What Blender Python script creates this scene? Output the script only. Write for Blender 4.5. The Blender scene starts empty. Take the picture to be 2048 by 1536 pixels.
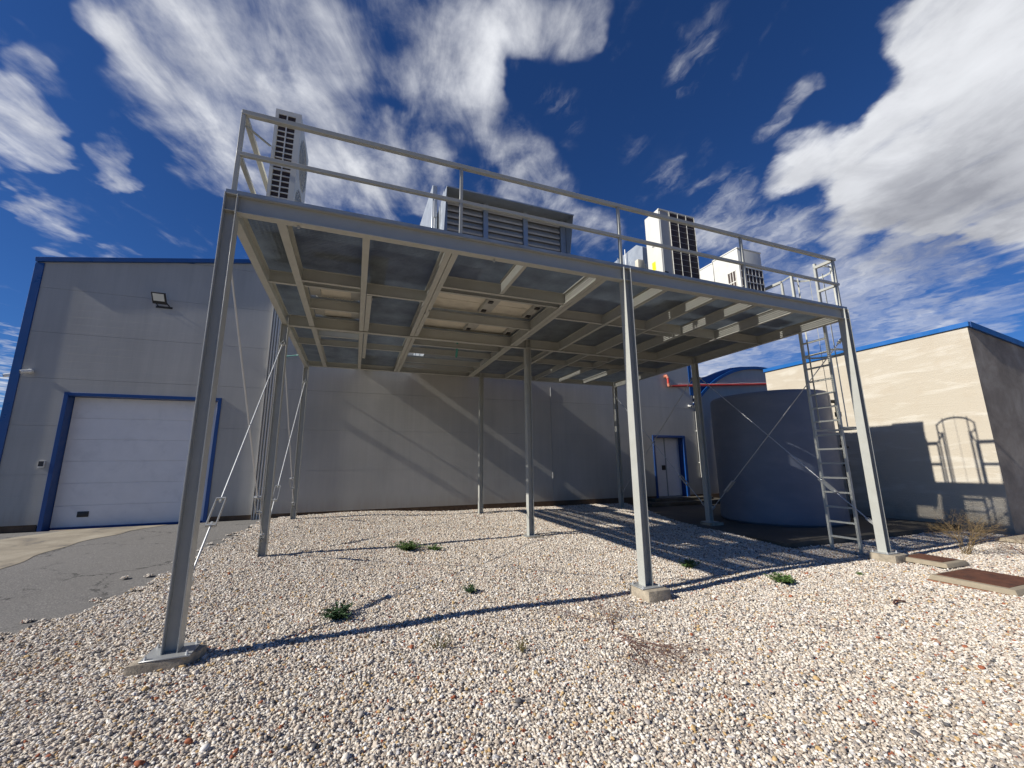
import bpy, bmesh, math, random
import numpy as np
from mathutils import Vector, Matrix
R = math.radians
random.seed(7); rng = np.random.default_rng(11)
SC = bpy.context.scene
COL = SC.collection

# ------------------------------------------------------------ camera
def cam_axes(yaw, pitch, roll):
    f = Vector((math.sin(yaw)*math.cos(pitch), math.cos(yaw)*math.cos(pitch), math.sin(pitch)))
    r = Vector((math.cos(yaw), -math.sin(yaw), 0)); u = r.cross(f)
    return r*math.cos(roll)+u*math.sin(roll), -r*math.sin(roll)+u*math.cos(roll), f
cr, cu, cf = cam_axes(0.3644, 0.1925, -0.0106)
cam = bpy.data.objects.new('camera', bpy.data.cameras.new('camera'))
COL.objects.link(cam)
m = Matrix((cr, cu, -cf)).transposed().to_4x4()
m.translation = Vector((1.4946, -5.116, 1.631))
cam.matrix_world = m
cam.data.sensor_width = 36; cam.data.lens = 818.35/2048*36
cam.data.clip_start = 0.05; cam.data.clip_end = 2000
SC.camera = cam

# ------------------------------------------------------------ view, sun
SC.view_settings.view_transform = 'Standard'; SC.view_settings.look = 'None'
SC.view_settings.exposure = 0.27; SC.view_settings.gamma = 1.0
SUN_DIR = Vector((1, 0.042, -0.66)).normalized()          # the way the light travels
sun = bpy.data.objects.new('sun', bpy.data.lights.new('sun', 'SUN')); COL.objects.link(sun)
sun.rotation_euler = SUN_DIR.to_track_quat('-Z', 'Y').to_euler()
sun.data.energy = 5.0; sun.data.angle = R(0.5); sun.data.color = (1.0, 0.95, 0.87)

# ------------------------------------------------------------ node helpers
class NT:
    def __init__(s, nt): s.nt = nt; s.n = nt.nodes; s.l = nt.links
    def new(s, t, **k):
        nd = s.n.new(t)
        for a, b in k.items(): setattr(nd, a, b)
        return nd
    def link(s, a, b): s.l.new(a, b)
    def setin(s, sock, v):
        if isinstance(v, bpy.types.NodeSocket): s.l.new(v, sock)
        else: sock.default_value = v
    def math(s, op, a, b=0.0, c=0.0, clamp=False):
        nd = s.new('ShaderNodeMath', operation=op, use_clamp=clamp)
        s.setin(nd.inputs[0], a); s.setin(nd.inputs[1], b); s.setin(nd.inputs[2], c)
        return nd.outputs[0]
    def vmath(s, op, a, b=(0, 0, 0), out=0, scale=None):
        nd = s.new('ShaderNodeVectorMath', operation=op)
        s.setin(nd.inputs[0], a); s.setin(nd.inputs[1], b)
        if scale is not None: s.setin(nd.inputs['Scale'], scale)
        return nd.outputs[out]
    def noise(s, vec, scale, detail=4, rough=0.55, dist=0.0, out=0, lac=2.0):
        nd = s.new('ShaderNodeTexNoise')
        if vec is not None: s.link(vec, nd.inputs['Vector'])
        nd.inputs['Scale'].default_value = scale; nd.inputs['Detail'].default_value = detail
        nd.inputs['Roughness'].default_value = rough; nd.inputs['Distortion'].default_value = dist
        nd.inputs['Lacunarity'].default_value = lac
        return nd.outputs[out]
    def maprange(s, v, a, b, c, d, smooth=False):
        nd = s.new('ShaderNodeMapRange')
        if smooth: nd.interpolation_type = 'SMOOTHSTEP'
        s.setin(nd.inputs[0], v)
        for i, x in enumerate((a, b, c, d)): s.setin(nd.inputs[1+i], x)
        return nd.outputs[0]
    def mix(s, fac, a, b, mode='MIX'):
        nd = s.new('ShaderNodeMix', data_type='RGBA', blend_type=mode)
        s.setin(nd.inputs['Factor'], fac); s.setin(nd.inputs[6], a); s.setin(nd.inputs[7], b)
        return nd.outputs[2]
    def ramp(s, v, stops, interp='LINEAR'):
        nd = s.new('ShaderNodeValToRGB'); s.setin(nd.inputs[0], v)
        cr_ = nd.color_ramp; cr_.interpolation = interp
        while len(cr_.elements) < len(stops): cr_.elements.new(0.5)
        for e, (p, c) in zip(cr_.elements, stops):
            e.position = p; e.color = c if len(c) == 4 else (*c, 1)
        return nd.outputs[0]
def c4(c): return (c[0], c[1], c[2], 1)

# ------------------------------------------------------------ sky with clouds
def pix_dir(u, v):
    return (cf + cr*((u-1024)/818.35) - cu*((v-768)/818.35)).normalized()
W = bpy.data.worlds.new("World"); SC.world = W; W.use_nodes = True
w = NT(W.node_tree); w.n.clear()
sky = w.new('ShaderNodeTexSky', sky_type='NISHITA')
sky.sun_disc = False; sky.sun_elevation = math.atan2(0.66, 1.0); sky.sun_rotation = R(267.6)
sky.air_density = 1.0; sky.dust_density = 0.25; sky.ozone_density = 2.6; sky.altitude = 800
geo = w.new('ShaderNodeTexCoord'); D = geo.outputs['Generated']
sep = w.new('ShaderNodeSeparateXYZ'); w.link(D, sep.inputs[0])
# cloud layer coordinates: the view ray meets a flat layer high above
zc = w.math('MAXIMUM', sep.outputs[2], 0.06)
layer = w.vmath('DIVIDE', D, w.vmath('SCALE', (1, 1, 1), scale=zc))
lw = w.new('ShaderNodeCombineXYZ')
sl = w.new('ShaderNodeSeparateXYZ'); w.link(layer, sl.inputs[0])
w.link(sl.outputs[0], lw.inputs[0]); w.link(sl.outputs[1], lw.inputs[1])
LC = lw.outputs[0]
# large cloud banks, each centred on a direction of the sky (u, v, angular radius in px, weight)
THICK = [(240,50,60,.5),(300,110,60,.6),(380,150,110,.8),(330,230,70,.5),(480,60,140,.75),(600,30,130,.7),(560,170,110,.75),(440,280,90,.72),
  (520,300,100,.75),(690,110,80,.5),(430,340,45,.45),(640,290,80,.55),(700,380,80,.65),(770,330,80,.62),(830,300,60,.5),(620,420,70,.6),(850,370,60,.55),
  (740,420,50,.5),(660,20,60,.45),(760,40,70,.42),(880,40,70,.52),(930,110,75,.66),(870,170,60,.55),(960,180,45,.6),(800,150,40,.5),(1010,60,70,.45),(1080,80,55,.55),
  (1150,40,55,.62),(1000,270,50,.42),(940,260,50,.38),(1030,330,55,.42),(1090,390,60,.45),(1170,480,50,.42),(1000,360,50,.4),
  (40,270,70,.85),(0,240,60,.7),(90,300,35,.5),(225,318,38,.6),(255,335,25,.4),(20,370,30,.5),(30,400,35,.45),(90,430,50,.5),(60,185,55,.33),(130,210,35,.33),(200,420,35,.25),
  (10,690,28,.5),(5,740,35,.75),(0,780,40,.8),(215,508,40,.45),(115,160,50,.15)]
BIG = [(1990,40,150,1.0),(1900,60,110,1.0),(1840,40,70,.8),(2048,200,220,1.1),(1930,200,140,1.1),(1860,250,90,.9),(1990,330,130,1.1),
  (1800,310,90,1.0),(1730,330,70,.9),(1650,320,65,.75),(1590,330,50,.6),(1560,355,35,.4),(1860,380,85,.95),(1930,420,60,.7),(1740,400,60,.6),(1690,440,60,.55),(1680,490,35,.4),(1860,460,50,.45),
  (1780,440,40,.35),(2100,60,200,1.1),(2100,400,150,1.0),(2048,440,50,.5)]
THIN = [(1385,140,50,.24),(1340,165,34,.22),(1430,110,34,.24),(1120,235,45,.26),(1575,200,32,.28),(1610,160,28,.25),(1548,240,28,.2),(1345,355,42,.34),(1370,50,45,.13),(1430,40,32,.15),
  (1490,350,35,.24),(1430,420,55,.26),(1500,460,90,.42),(1580,470,70,.4),(1450,500,90,.36),(1660,520,100,.36),(1780,520,110,.4),(1860,500,90,.34),
  (1740,580,100,.5),(1800,570,90,.5),(1700,640,110,.62),(1560,680,110,.62),(1480,700,90,.62),(1430,740,80,.6),(1640,700,90,.5),(1900,610,100,.34),(2000,590,80,.3),(1330,330,60,.12),
  (1240,470,60,.2),(1560,550,90,.22)]
def blobs(lst, dvec, k=1.0):
    acc = None
    for (u, v, r, wt) in lst:
        d = pix_dir(u, v)
        # angular radius shrinks away from the optical axis
        off = ((u-1024)**2+(v-768)**2)/818.35**2
        ang = (r*1.5*k/818.35)/(1+off)**0.85
        dp = w.vmath('DOT_PRODUCT', dvec, tuple(d), out=1)
        x = w.maprange(dp, math.cos(ang*1.12), math.cos(ang*.12), 0.0, wt*.92, True)
        acc = x if acc is None else w.math('ADD', acc, x)
    return acc
def norm_offset(scale, amp, detail=3):
    nz = w.noise(LC, scale, detail, .55, out=1)
    return w.vmath('SCALE', w.vmath('SUBTRACT', nz, (.5, .5, .5)), scale=amp)
Dw = w.vmath('NORMALIZE', w.vmath('ADD', w.vmath('ADD', D, norm_offset(2.6, .16)), norm_offset(9.0, .05)))
Ds = w.vmath('NORMALIZE', w.vmath('ADD', D, norm_offset(6.0, .07, 5)))
# streaky coordinates: stretch along the wind
def streak(ang, sx, sy):
    a = w.vmath('DOT_PRODUCT', LC, (math.cos(ang)*sx, math.sin(ang)*sx, 0), out=1)
    b = w.vmath('DOT_PRODUCT', LC, (-math.sin(ang)*sy, math.cos(ang)*sy, 0), out=1)
    cb = w.new('ShaderNodeCombineXYZ'); w.link(a, cb.inputs[0]); w.link(b, cb.inputs[1]); return cb.outputs[0]
S1 = streak(R(75), .9, 1.8)
f1 = w.noise(S1, 2.0, 10, .58, .3); f2 = w.noise(S1, 4.0, 9, .62, .5); f3 = w.noise(LC, 12.0, 7, .6, .4)
tex = w.math('ADD', w.math('MULTIPLY', f1, .62), w.math('ADD', w.math('MULTIPLY', f2, .48), w.math('MULTIPLY', f3, .16)))  # ~0.66 mean
t = w.math('SUBTRACT', tex, 0.63)
thick = w.math('MULTIPLY', w.math('MINIMUM', blobs(THICK, Dw), 1.0), .73)
dens1 = w.maprange(w.math('ADD', thick, w.math('MULTIPLY', t, 4.0)), -0.12, 1.75, 0, 1.0, True)
big = w.math('MINIMUM', blobs(BIG, Ds), 1.4)
dens2 = w.maprange(w.math('ADD', big, w.math('MULTIPLY', t, 2.2)), 0.15, 1.3, 0, 1, True)
sv = (cr*.80+cu*.60).normalized(); pv = (cu*.80-cr*.60).normalized()
cc = w.new('ShaderNodeCombineXYZ')
w.link(w.vmath('DOT_PRODUCT', Ds, tuple(sv*2.6), out=1), cc.inputs[0]); w.link(w.vmath('DOT_PRODUCT', Ds, tuple(pv*8.5), out=1), cc.inputs[1]); w.link(w.vmath('DOT_PRODUCT', Ds, tuple(cf*3.0), out=1), cc.inputs[2])
g1 = w.math('ADD', w.math('MULTIPLY', w.noise(cc.outputs[0], 2.0, 8, .56, .15), .7), w.math('MULTIPLY', w.noise(cc.outputs[0], 6.5, 6, .6, .1), .3))
thin = w.math('MULTIPLY', w.math('MINIMUM', blobs(THIN, Dw), 0.9), .66)
dens3 = w.maprange(w.math('ADD', thin, w.math('MULTIPLY', w.math('SUBTRACT', g1, .5), 3.4)), 0.05, 1.35, 0, .85, True)
dens3 = w.math('MULTIPLY', dens3, w.maprange(thin, 0.03, .2, 0, 1, True))
dens1 = w.math('MULTIPLY', dens1, w.maprange(thick, 0.06, .30, 0, 1, True))
# cloud self shading: the big bank is grey towards its lower edge, the others grey in patches
big_lo = blobs([(1990,420,190,1.0),(1880,440,120,.8),(1720,420,90,.6),(2060,300,120,.5),(1700,480,60,.6)], Ds)
greyn = w.maprange(w.noise(LC, 3.3, 8, .6, .3), .38, .66, 0, 1, True)
gfac = w.math('ADD', w.math('MULTIPLY', w.maprange(big_lo, 0, 1.8, 0, 1), .62), w.math('MULTIPLY', greyn, .30), clamp=True)
cl_bright = (.66, .675, .71, 1); cl_grey = (.24, .25, .29, 1)
ccol = w.vmath('SCALE', w.mix(gfac, cl_bright, cl_grey), scale=w.maprange(tex, .45, .81, .92, 1.08))
dens = w.math('MAXIMUM', w.math('MAXIMUM', dens1, dens2), dens3)
tint = w.mix(1.0, sky.outputs[0], (.27, .55, 1.0, 1), 'MULTIPLY')
tint = w.vmath('SCALE', tint, scale=0.065)
final = w.mix(dens, tint, ccol)
bg = w.new('ShaderNodeBackground'); w.link(final, bg.inputs[0]); bg.inputs[1].default_value = 1.0
wo = w.new('ShaderNodeOutputWorld'); w.link(bg.outputs[0], wo.inputs[0])
W.cycles.sampling_method = 'MANUAL'; W.cycles.sample_map_resolution = 1024

# ------------------------------------------------------------ materials
MATS = {}
def mat(name, col, rough=.6, metal=0.0, var=0.0, vscale=6.0, bump=0.0, bscale=60.0, spec=.5, dirt=None, dscale=1.5, damt=0.0, stretch=None, coat=0.0):
    mt = bpy.data.materials.new(name); mt.use_nodes = True; q = NT(mt.node_tree)
    b = q.n['Principled BSDF']
    tc = q.new('ShaderNodeTexCoord').outputs['Object']
    if stretch:
        mp = q.new('ShaderNodeMapping'); q.link(tc, mp.inputs[0]); mp.inputs['Scale'].default_value = stretch; tcs = mp.outputs[0]
    else: tcs = tc
    colr = c4(col)
    if var > 0:
        nz = q.noise(tcs, vscale, 6, .6)
        k = q.maprange(nz, .3, .7, 1-var, 1+var)
        colr = q.vmath('SCALE', tuple(col), scale=k)
    if dirt:
        nd = q.noise(tcs, dscale, 8, .65, .3)
        fac = q.math('MULTIPLY', q.maprange(nd, .48, .72, 0, 1, True), damt)
        colr = q.mix(fac, colr, c4(dirt))
    q.setin(b.inputs['Base Color'], colr)
    rn = q.noise(tc, vscale*1.7, 4)
    q.link(q.maprange(rn, .3, .7, max(.02, rough-.07), min(1, rough+.09)), b.inputs['Roughness'])
    b.inputs['Metallic'].default_value = metal
    b.inputs['Specular IOR Level'].default_value = spec
    b.inputs['Coat Weight'].default_value = coat
    if bump > 0:
        bp_ = q.new('ShaderNodeBump'); bp_.inputs['Strength'].default_value = bump; bp_.inputs['Distance'].default_value = .01
        q.link(q.noise(tcs, bscale, 5, .6), bp_.inputs['Height']); q.link(bp_.outputs[0], b.inputs['Normal'])
    MATS[name] = mt
    return mt
steel = mat('painted_steel', (.395, .40, .365), .42, 0, .05, 5, .05, 40, dirt=(.36, .35, .29), dscale=3, damt=.35)
steel_ladder = mat('ladder_steel', (.47, .475, .42), .42, 0, .05, 6, dirt=(.27, .26, .23), dscale=4, damt=.3)
galv = mat('galvanised_steel', (.42, .45, .48), .38, .75, .14, 22, .03, 60)
galv_bar = mat('galvanised_grating', (.28, .32, .355), .42, .3, .22, 3)
galv_sheet = mat('galvanised_sheet', (.42, .46, .50), .42, .45, .10, 5, .04, 9, dirt=(.33, .36, .38), dscale=2, damt=.5)
louvre_m = mat('louvre_aluminium', (.50, .48, .44), .45, .3, .08, 8, .03, 30, dirt=(.36, .33, .29), dscale=3, damt=.4)
conduit_m = mat('conduit_metal', (.62, .61, .57), .5, .0)
mount_m = mat('support_channel', (.40, .40, .37), .5, .1, .08, 6, dirt=(.28, .27, .24), dscale=4, damt=.5)
zinc_rod = mat('zinc_rod', (.55, .56, .56), .5, .4)
concrete = mat('footing_concrete', (.35, .30, .225), .9, 0, .28, 9, .9, 35, dirt=(.16, .14, .11), dscale=5, damt=.8)
blue = mat('blue_trim', (.008, .062, .23), .32, 0, .04, 2, dirt=(.02, .07, .2), dscale=2, damt=.3)
blue_deep = mat('blue_door_frame', (.007, .05, .20), .35, 0, .04, 3)
blue_light = mat('blue_fascia', (.012, .12, .38), .35, 0, .05, 2)
white_pt = mat('white_paint', (.72, .72, .69), .4, 0, .03, 4, dirt=(.55, .53, .48), dscale=3, damt=.25)
door_white = mat('door_white', (.76, .745, .73), .38, 0, .03, 3, .05, 60, dirt=(.5, .5, .5), dscale=2, damt=.3)
ac_white = mat('condenser_enamel', (.66, .65, .59), .38, 0, .03, 5, dirt=(.5, .48, .42), dscale=4, damt=.3)
ac_grey = mat('condenser_grey', (.34, .35, .35), .45, 0, .04, 6)
coil = mat('coil_fins', (.06, .04, .034), .6, .2, .35, 30, .4, 200)
black = mat('black_plastic', (.018, .018, .02), .4, 0, .1, 8)
dark = mat('dark_void', (.01, .01, .012), .8)
rust = mat('rusty_plate', (.12, .045, .022), .85, .1, .3, 8, .5, 90, dirt=(.05, .022, .014), dscale=5, damt=.8)
mortar = mat('cover_mortar', (.29, .245, .175), .95, 0, .12, 10, .5, 60)
brick = mat('brick_edge', (.27, .12, .065), .9, 0, .2, 12, .5, 50)
red = mat('red_pipe', (.50, .045, .025), .4, 0, .06, 6)
red_pale = mat('faded_red_elbow', (.60, .22, .14), .55, 0, .06, 6)
tank_m = mat('tank_polymer', (.15, .172, .222), .5, 0, .07, 1.2, .15, 120, dirt=(.20, .212, .245), dscale=1.2, damt=.5, stretch=(1, 1, 2.2))
beige = mat('beige_base_panel', (.62, .58, .48), .55, 0, .05, 4, dirt=(.36, .32, .26), dscale=3, damt=.4)
green_p = mat('green_pipe', (.03, .22, .18), .4)
glassm = mat('lamp_glass', (.62, .64, .60), .15, 0, .03, 3)
yellow = mat('yellow_sticker', (.85, .72, .02), .4)
plinth_m = mat('plinth_earth', (.10, .065, .04), .9, 0, .3, 5, .6, 40)
rubber = mat('black_pipe', (.012, .012, .014), .35)
pvc = mat('white_pipe', (.62, .62, .58), .4)
plate_m = mat('grey_hardware', (.42, .43, .42), .4, .4)

def panel_mat(name, col, rib=.21):
    mt = bpy.data.materials.new(name); mt.use_nodes = True; q = NT(mt.node_tree); b = q.n['Principled BSDF']
    tc = q.new('ShaderNodeTexCoord').outputs['Object']
    sp = q.new('ShaderNodeSeparateXYZ'); q.link(tc, sp.inputs[0])
    mp = q.new('ShaderNodeMapping'); q.link(tc, mp.inputs[0]); mp.inputs['Scale'].default_value = (.5, .5, .12)
    nz = q.noise(mp.outputs[0], 1.6, 6, .6); n2 = q.noise(tc, .7, 4, .5)
    k = q.math('MULTIPLY', q.maprange(nz, .3, .7, .93, 1.05), q.maprange(n2, .3, .7, .93, 1.06))
    ms = q.new('ShaderNodeMapping'); q.link(tc, ms.inputs[0]); ms.inputs['Scale'].default_value = (5, 5, .22)
    stk = q.noise(ms.outputs[0], 1.3, 6, .65)
    base = q.vmath('SCALE', tuple(col), scale=q.math('MULTIPLY', k, q.maprange(stk, .35, .7, 1.03, .93)))
    spl = q.maprange(q.math('ADD', sp.outputs[2], q.math('MULTIPLY', stk, 1.1)), .65, 1.35, .45, 0, True)
    q.link(q.mix(spl, base, (.20, .165, .12, 1)), b.inputs['Base Color'])
    b.inputs['Roughness'].default_value = .45
    # shallow pressed ribs along the panel
    fr = q.math('FRACT', q.math('DIVIDE', sp.outputs[2], rib))
    d = q.math('ABSOLUTE', q.math('SUBTRACT', fr, .5))
    h = q.maprange(d, .0, .035, 0, 1, True)
    wav = q.noise(tc, .9, 3, .5)
    hh = q.math('ADD', q.math('MULTIPLY', h, .0028), q.math('MULTIPLY', wav, .008))
    bp_ = q.new('ShaderNodeBump'); bp_.inputs['Strength'].default_value = .55; bp_.inputs['Distance'].default_value = 1.0
    q.link(hh, bp_.inputs['Height']); q.link(bp_.outputs[0], b.inputs['Normal'])
    return mt
panel = panel_mat('sandwich_panel', (.40, .39, .36))

def stucco_mat():
    mt = bpy.data.materials.new('cream_render'); mt.use_nodes = True; q = NT(mt.node_tree); b = q.n['Principled BSDF']
    tc = q.new('ShaderNodeTexCoord').outputs['Object']
    mp = q.new('ShaderNodeMapping'); q.link(tc, mp.inputs[0]); mp.inputs['Scale'].default_value = (.45, .45, 2.3)
    a = q.noise(mp.outputs[0], 1.5, 5, .6, .4); a2 = q.noise(tc, 2.2, 6, .6); a3 = q.noise(tc, 30, 4, .6)
    pale = q.maprange(a, .50, .66, 0, 1, True)
    col = q.mix(pale, (.50, .45, .36, 1), (.58, .54, .455, 1))
    col = q.mix(q.math('MULTIPLY', q.maprange(a2, .48, .75, 0, 1, True), .5), col, (.47, .405, .31, 1))
    sp = q.new('ShaderNodeSeparateXYZ'); q.link(tc, sp.inputs[0])
    damp = q.maprange(q.math('ADD', sp.outputs[2], q.math('MULTIPLY', a2, .9)), .2, 1.0, .65, 0, True)
    col = q.mix(damp, col, (.20, .175, .14, 1))
    col = q.mix(q.maprange(a3, .3, .7, 0, .14), col, (.42, .36, .27, 1))
    q.link(col, b.inputs['Base Color']); b.inputs['Roughness'].default_value = .92
    bp_ = q.new('ShaderNodeBump'); bp_.inputs['Strength'].default_value = .5; bp_.inputs['Distance'].default_value = .02
    q.link(q.math('ADD', a3, q.math('MULTIPLY', a, 1.5)), bp_.inputs['Height']); q.link(bp_.outputs[0], b.inputs['Normal'])
    return mt
stucco = stucco_mat()
def shaded_render_mat():  # the cream render darkened, for the wall face that lies in shade
    mt = bpy.data.materials.new('shaded_render'); mt.use_nodes = True; q = NT(mt.node_tree); b = q.n['Principled BSDF']
    tc = q.new('ShaderNodeTexCoord').outputs['Object']
    a = q.noise(tc, 1.3, 7, .65, .5); a2 = q.noise(tc, 28, 4, .6)
    col = q.ramp(a, [(.3, (.22, .19, .15)), (.5, (.33, .285, .225)), (.7, (.45, .40, .325))])
    q.link(col, b.inputs['Base Color']); b.inputs['Roughness'].default_value = .92
    bp_ = q.new('ShaderNodeBump'); bp_.inputs['Strength'].default_value = .5; bp_.inputs['Distance'].default_value = .015
    q.link(a2, bp_.inputs['Height']); q.link(bp_.outputs[0], b.inputs['Normal'])
    return mt
stucco_shaded = shaded_render_mat()

def asphalt_mat():
    mt = bpy.data.materials.new('asphalt'); mt.use_nodes = True; q = NT(mt.node_tree); b = q.n['Principled BSDF']
    tc = q.new('ShaderNodeTexCoord').outputs['Object']
    a = q.noise(tc, 60, 5, .8); l = q.noise(tc, .9, 6, .6, .4); mid = q.noise(tc, 14, 5, .65)
    col = q.ramp(a, [(.3, (.06, .058, .055)), (.5, (.155, .148, .138)), (.66, (.36, .34, .31))])
    col = q.mix(q.maprange(l, .4, .7, 0, .45, True), col, (.17, .16, .145, 1))
    col = q.mix(q.maprange(mid, .35, .7, 0, .3, True), col, (.085, .083, .08, 1))
    # cracks
    vo = q.new('ShaderNodeTexVoronoi', feature='DISTANCE_TO_EDGE'); vo.inputs['Scale'].default_value = .55
    wv = q.vmath('ADD', tc, q.vmath('SCALE', q.noise(tc, 2.2, 6, .7, out=1), scale=.9)); q.link(wv, vo.inputs['Vector'])
    crk = q.math('MULTIPLY', q.maprange(vo.outputs['Distance'], .004, .014, 1, 0), q.maprange(q.noise(tc, .8, 2), .42, .52, 0, .85, True))
    col = q.mix(crk, col, (.018, .017, .016, 1))
    q.link(col, b.inputs['Base Color']); b.inputs['Roughness'].default_value = .9
    bp_ = q.new('ShaderNodeBump'); bp_.inputs['Strength'].default_value = .7; bp_.inputs['Distance'].default_value = .006
    q.link(a, bp_.inputs['Height']); q.link(bp_.outputs[0], b.inputs['Normal'])
    return mt
def slab_mat(name, stops, wet=0.0):
    mt = bpy.data.materials.new(name); mt.use_nodes = True; q = NT(mt.node_tree); b = q.n['Principled BSDF']
    tc = q.new('ShaderNodeTexCoord').outputs['Object']
    a = q.noise(tc, 1.1, 8, .65, .5); f = q.noise(tc, 60, 4, .6)
    col = q.ramp(a, stops)
    q.link(q.mix(q.maprange(f, .35, .7, 0, .25), col, (.07, .062, .05, 1)), b.inputs['Base Color'])
    q.link(q.maprange(a, .35, .6, .9-.5*wet, .95), b.inputs['Roughness'])
    bp_ = q.new('ShaderNodeBump'); bp_.inputs['Strength'].default_value = .4; bp_.inputs['Distance'].default_value = .006
    q.link(f, bp_.inputs['Height']); q.link(bp_.outputs[0], b.inputs['Normal'])
    return mt
asphalt = asphalt_mat()
apron_m = slab_mat('apron_concrete', [(.34, (.12, .115, .105)), (.42, (.25, .215, .16)), (.52, (.31, .27, .20)), (.68, (.40, .355, .275))])
slab_m = slab_mat('damp_slab', [(.34, (.035, .031, .022)), (.5, (.085, .075, .055)), (.68, (.15, .135, .105))], .5)
earth_m = slab_mat('earth', [(.3, (.16, .12, .08)), (.5, (.24, .19, .13)), (.7, (.32, .26, .19))])
def gravel_bed_mat():
    mt = bpy.data.materials.new('gravel_bed'); mt.use_nodes = True; q = NT(mt.node_tree); b = q.n['Principled BSDF']
    tc = q.new('ShaderNodeTexCoord').outputs['Object']
    vo = q.new('ShaderNodeTexVoronoi'); vo.inputs['Scale'].default_value = 42; q.link(tc, vo.inputs['Vector'])
    s = q.new('ShaderNodeSeparateXYZ'); q.link(vo.outputs['Color'], s.inputs[0])
    col = q.ramp(s.outputs[0], [(0, (.24, .21, .18)), (.3, (.42, .37, .31)), (.7, (.56, .49, .41)), (1, (.68, .61, .52))])
    q.link(col, b.inputs['Base Color']); b.inputs['Roughness'].default_value = .95
    bp_ = q.new('ShaderNodeBump'); bp_.inputs['Strength'].default_value = 1; bp_.inputs['Distance'].default_value = .02
    bp_.invert = True
    q.link(vo.outputs['Distance'], bp_.inputs['Height']); q.link(bp_.outputs[0], b.inputs['Normal'])
    return mt
def stone_mat():
    mt = bpy.data.materials.new('stones'); mt.use_nodes = True; q = NT(mt.node_tree); b = q.n['Principled BSDF']
    oi = q.new('ShaderNodeObjectInfo').outputs['Random']
    ge = q.new('ShaderNodeNewGeometry')
    at = q.new('ShaderNodeAttribute', attribute_type='INSTANCER', attribute_name='rnd').outputs['Fac']
    stops = [(0, (.86, .79, .67)), (.15, (.66, .57, .46)), (.26, (.90, .85, .76)), (.36, (.50, .42, .33)), (.45, (.78, .69, .57)),
             (.54, (.36, .32, .28)), (.61, (.62, .53, .42)), (.69, (.13, .125, .125)), (.75, (.80, .72, .60)), (.82, (.60, .41, .19)), (.86, (.44, .40, .36)), (.90, (.36, .22, .14)),
             (.925, (.38, .12, .055)), (.945, (.58, .56, .54)), (.975, (.92, .88, .82))]
    col = q.ramp(at, stops, 'CONSTANT')
    tc = q.new('ShaderNodeTexCoord').outputs['Object']
    nz = q.noise(tc, 2.2, 5, .65)
    k = q.maprange(nz, .3, .7, .68, .97)
    q.link(q.vmath('SCALE', col, scale=k), b.inputs['Base Color']); b.inputs['Roughness'].default_value = .85
    return mt
stone_m = stone_mat(); bed_m = gravel_bed_mat()

def leaf_mat(name, a, b_):
    mt = bpy.data.materials.new(name); mt.use_nodes = True; q = NT(mt.node_tree); b = q.n['Principled BSDF']
    tc = q.new('ShaderNodeTexCoord').outputs['Object']
    q.link(q.mix(q.maprange(q.noise(tc, 25, 3), .35, .65, 0, 1), c4(a), c4(b_)), b.inputs['Base Color'])
    b.inputs['Roughness'].default_value = .6
    return mt
leaf = leaf_mat('weed_leaves', (.045, .10, .02), (.12, .19, .05)); leaf_dk = leaf_mat('dark_leaves', (.022, .06, .022), (.05, .10, .035))
dryleaf = leaf_mat('dry_stems', (.24, .15, .065), (.15, .115, .045)); twig_m = leaf_mat('red_twigs', (.09, .035, .025), (.14, .07, .05))
olive = leaf_mat('olive_stems', (.10, .10, .035), (.18, .14, .06))

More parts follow.
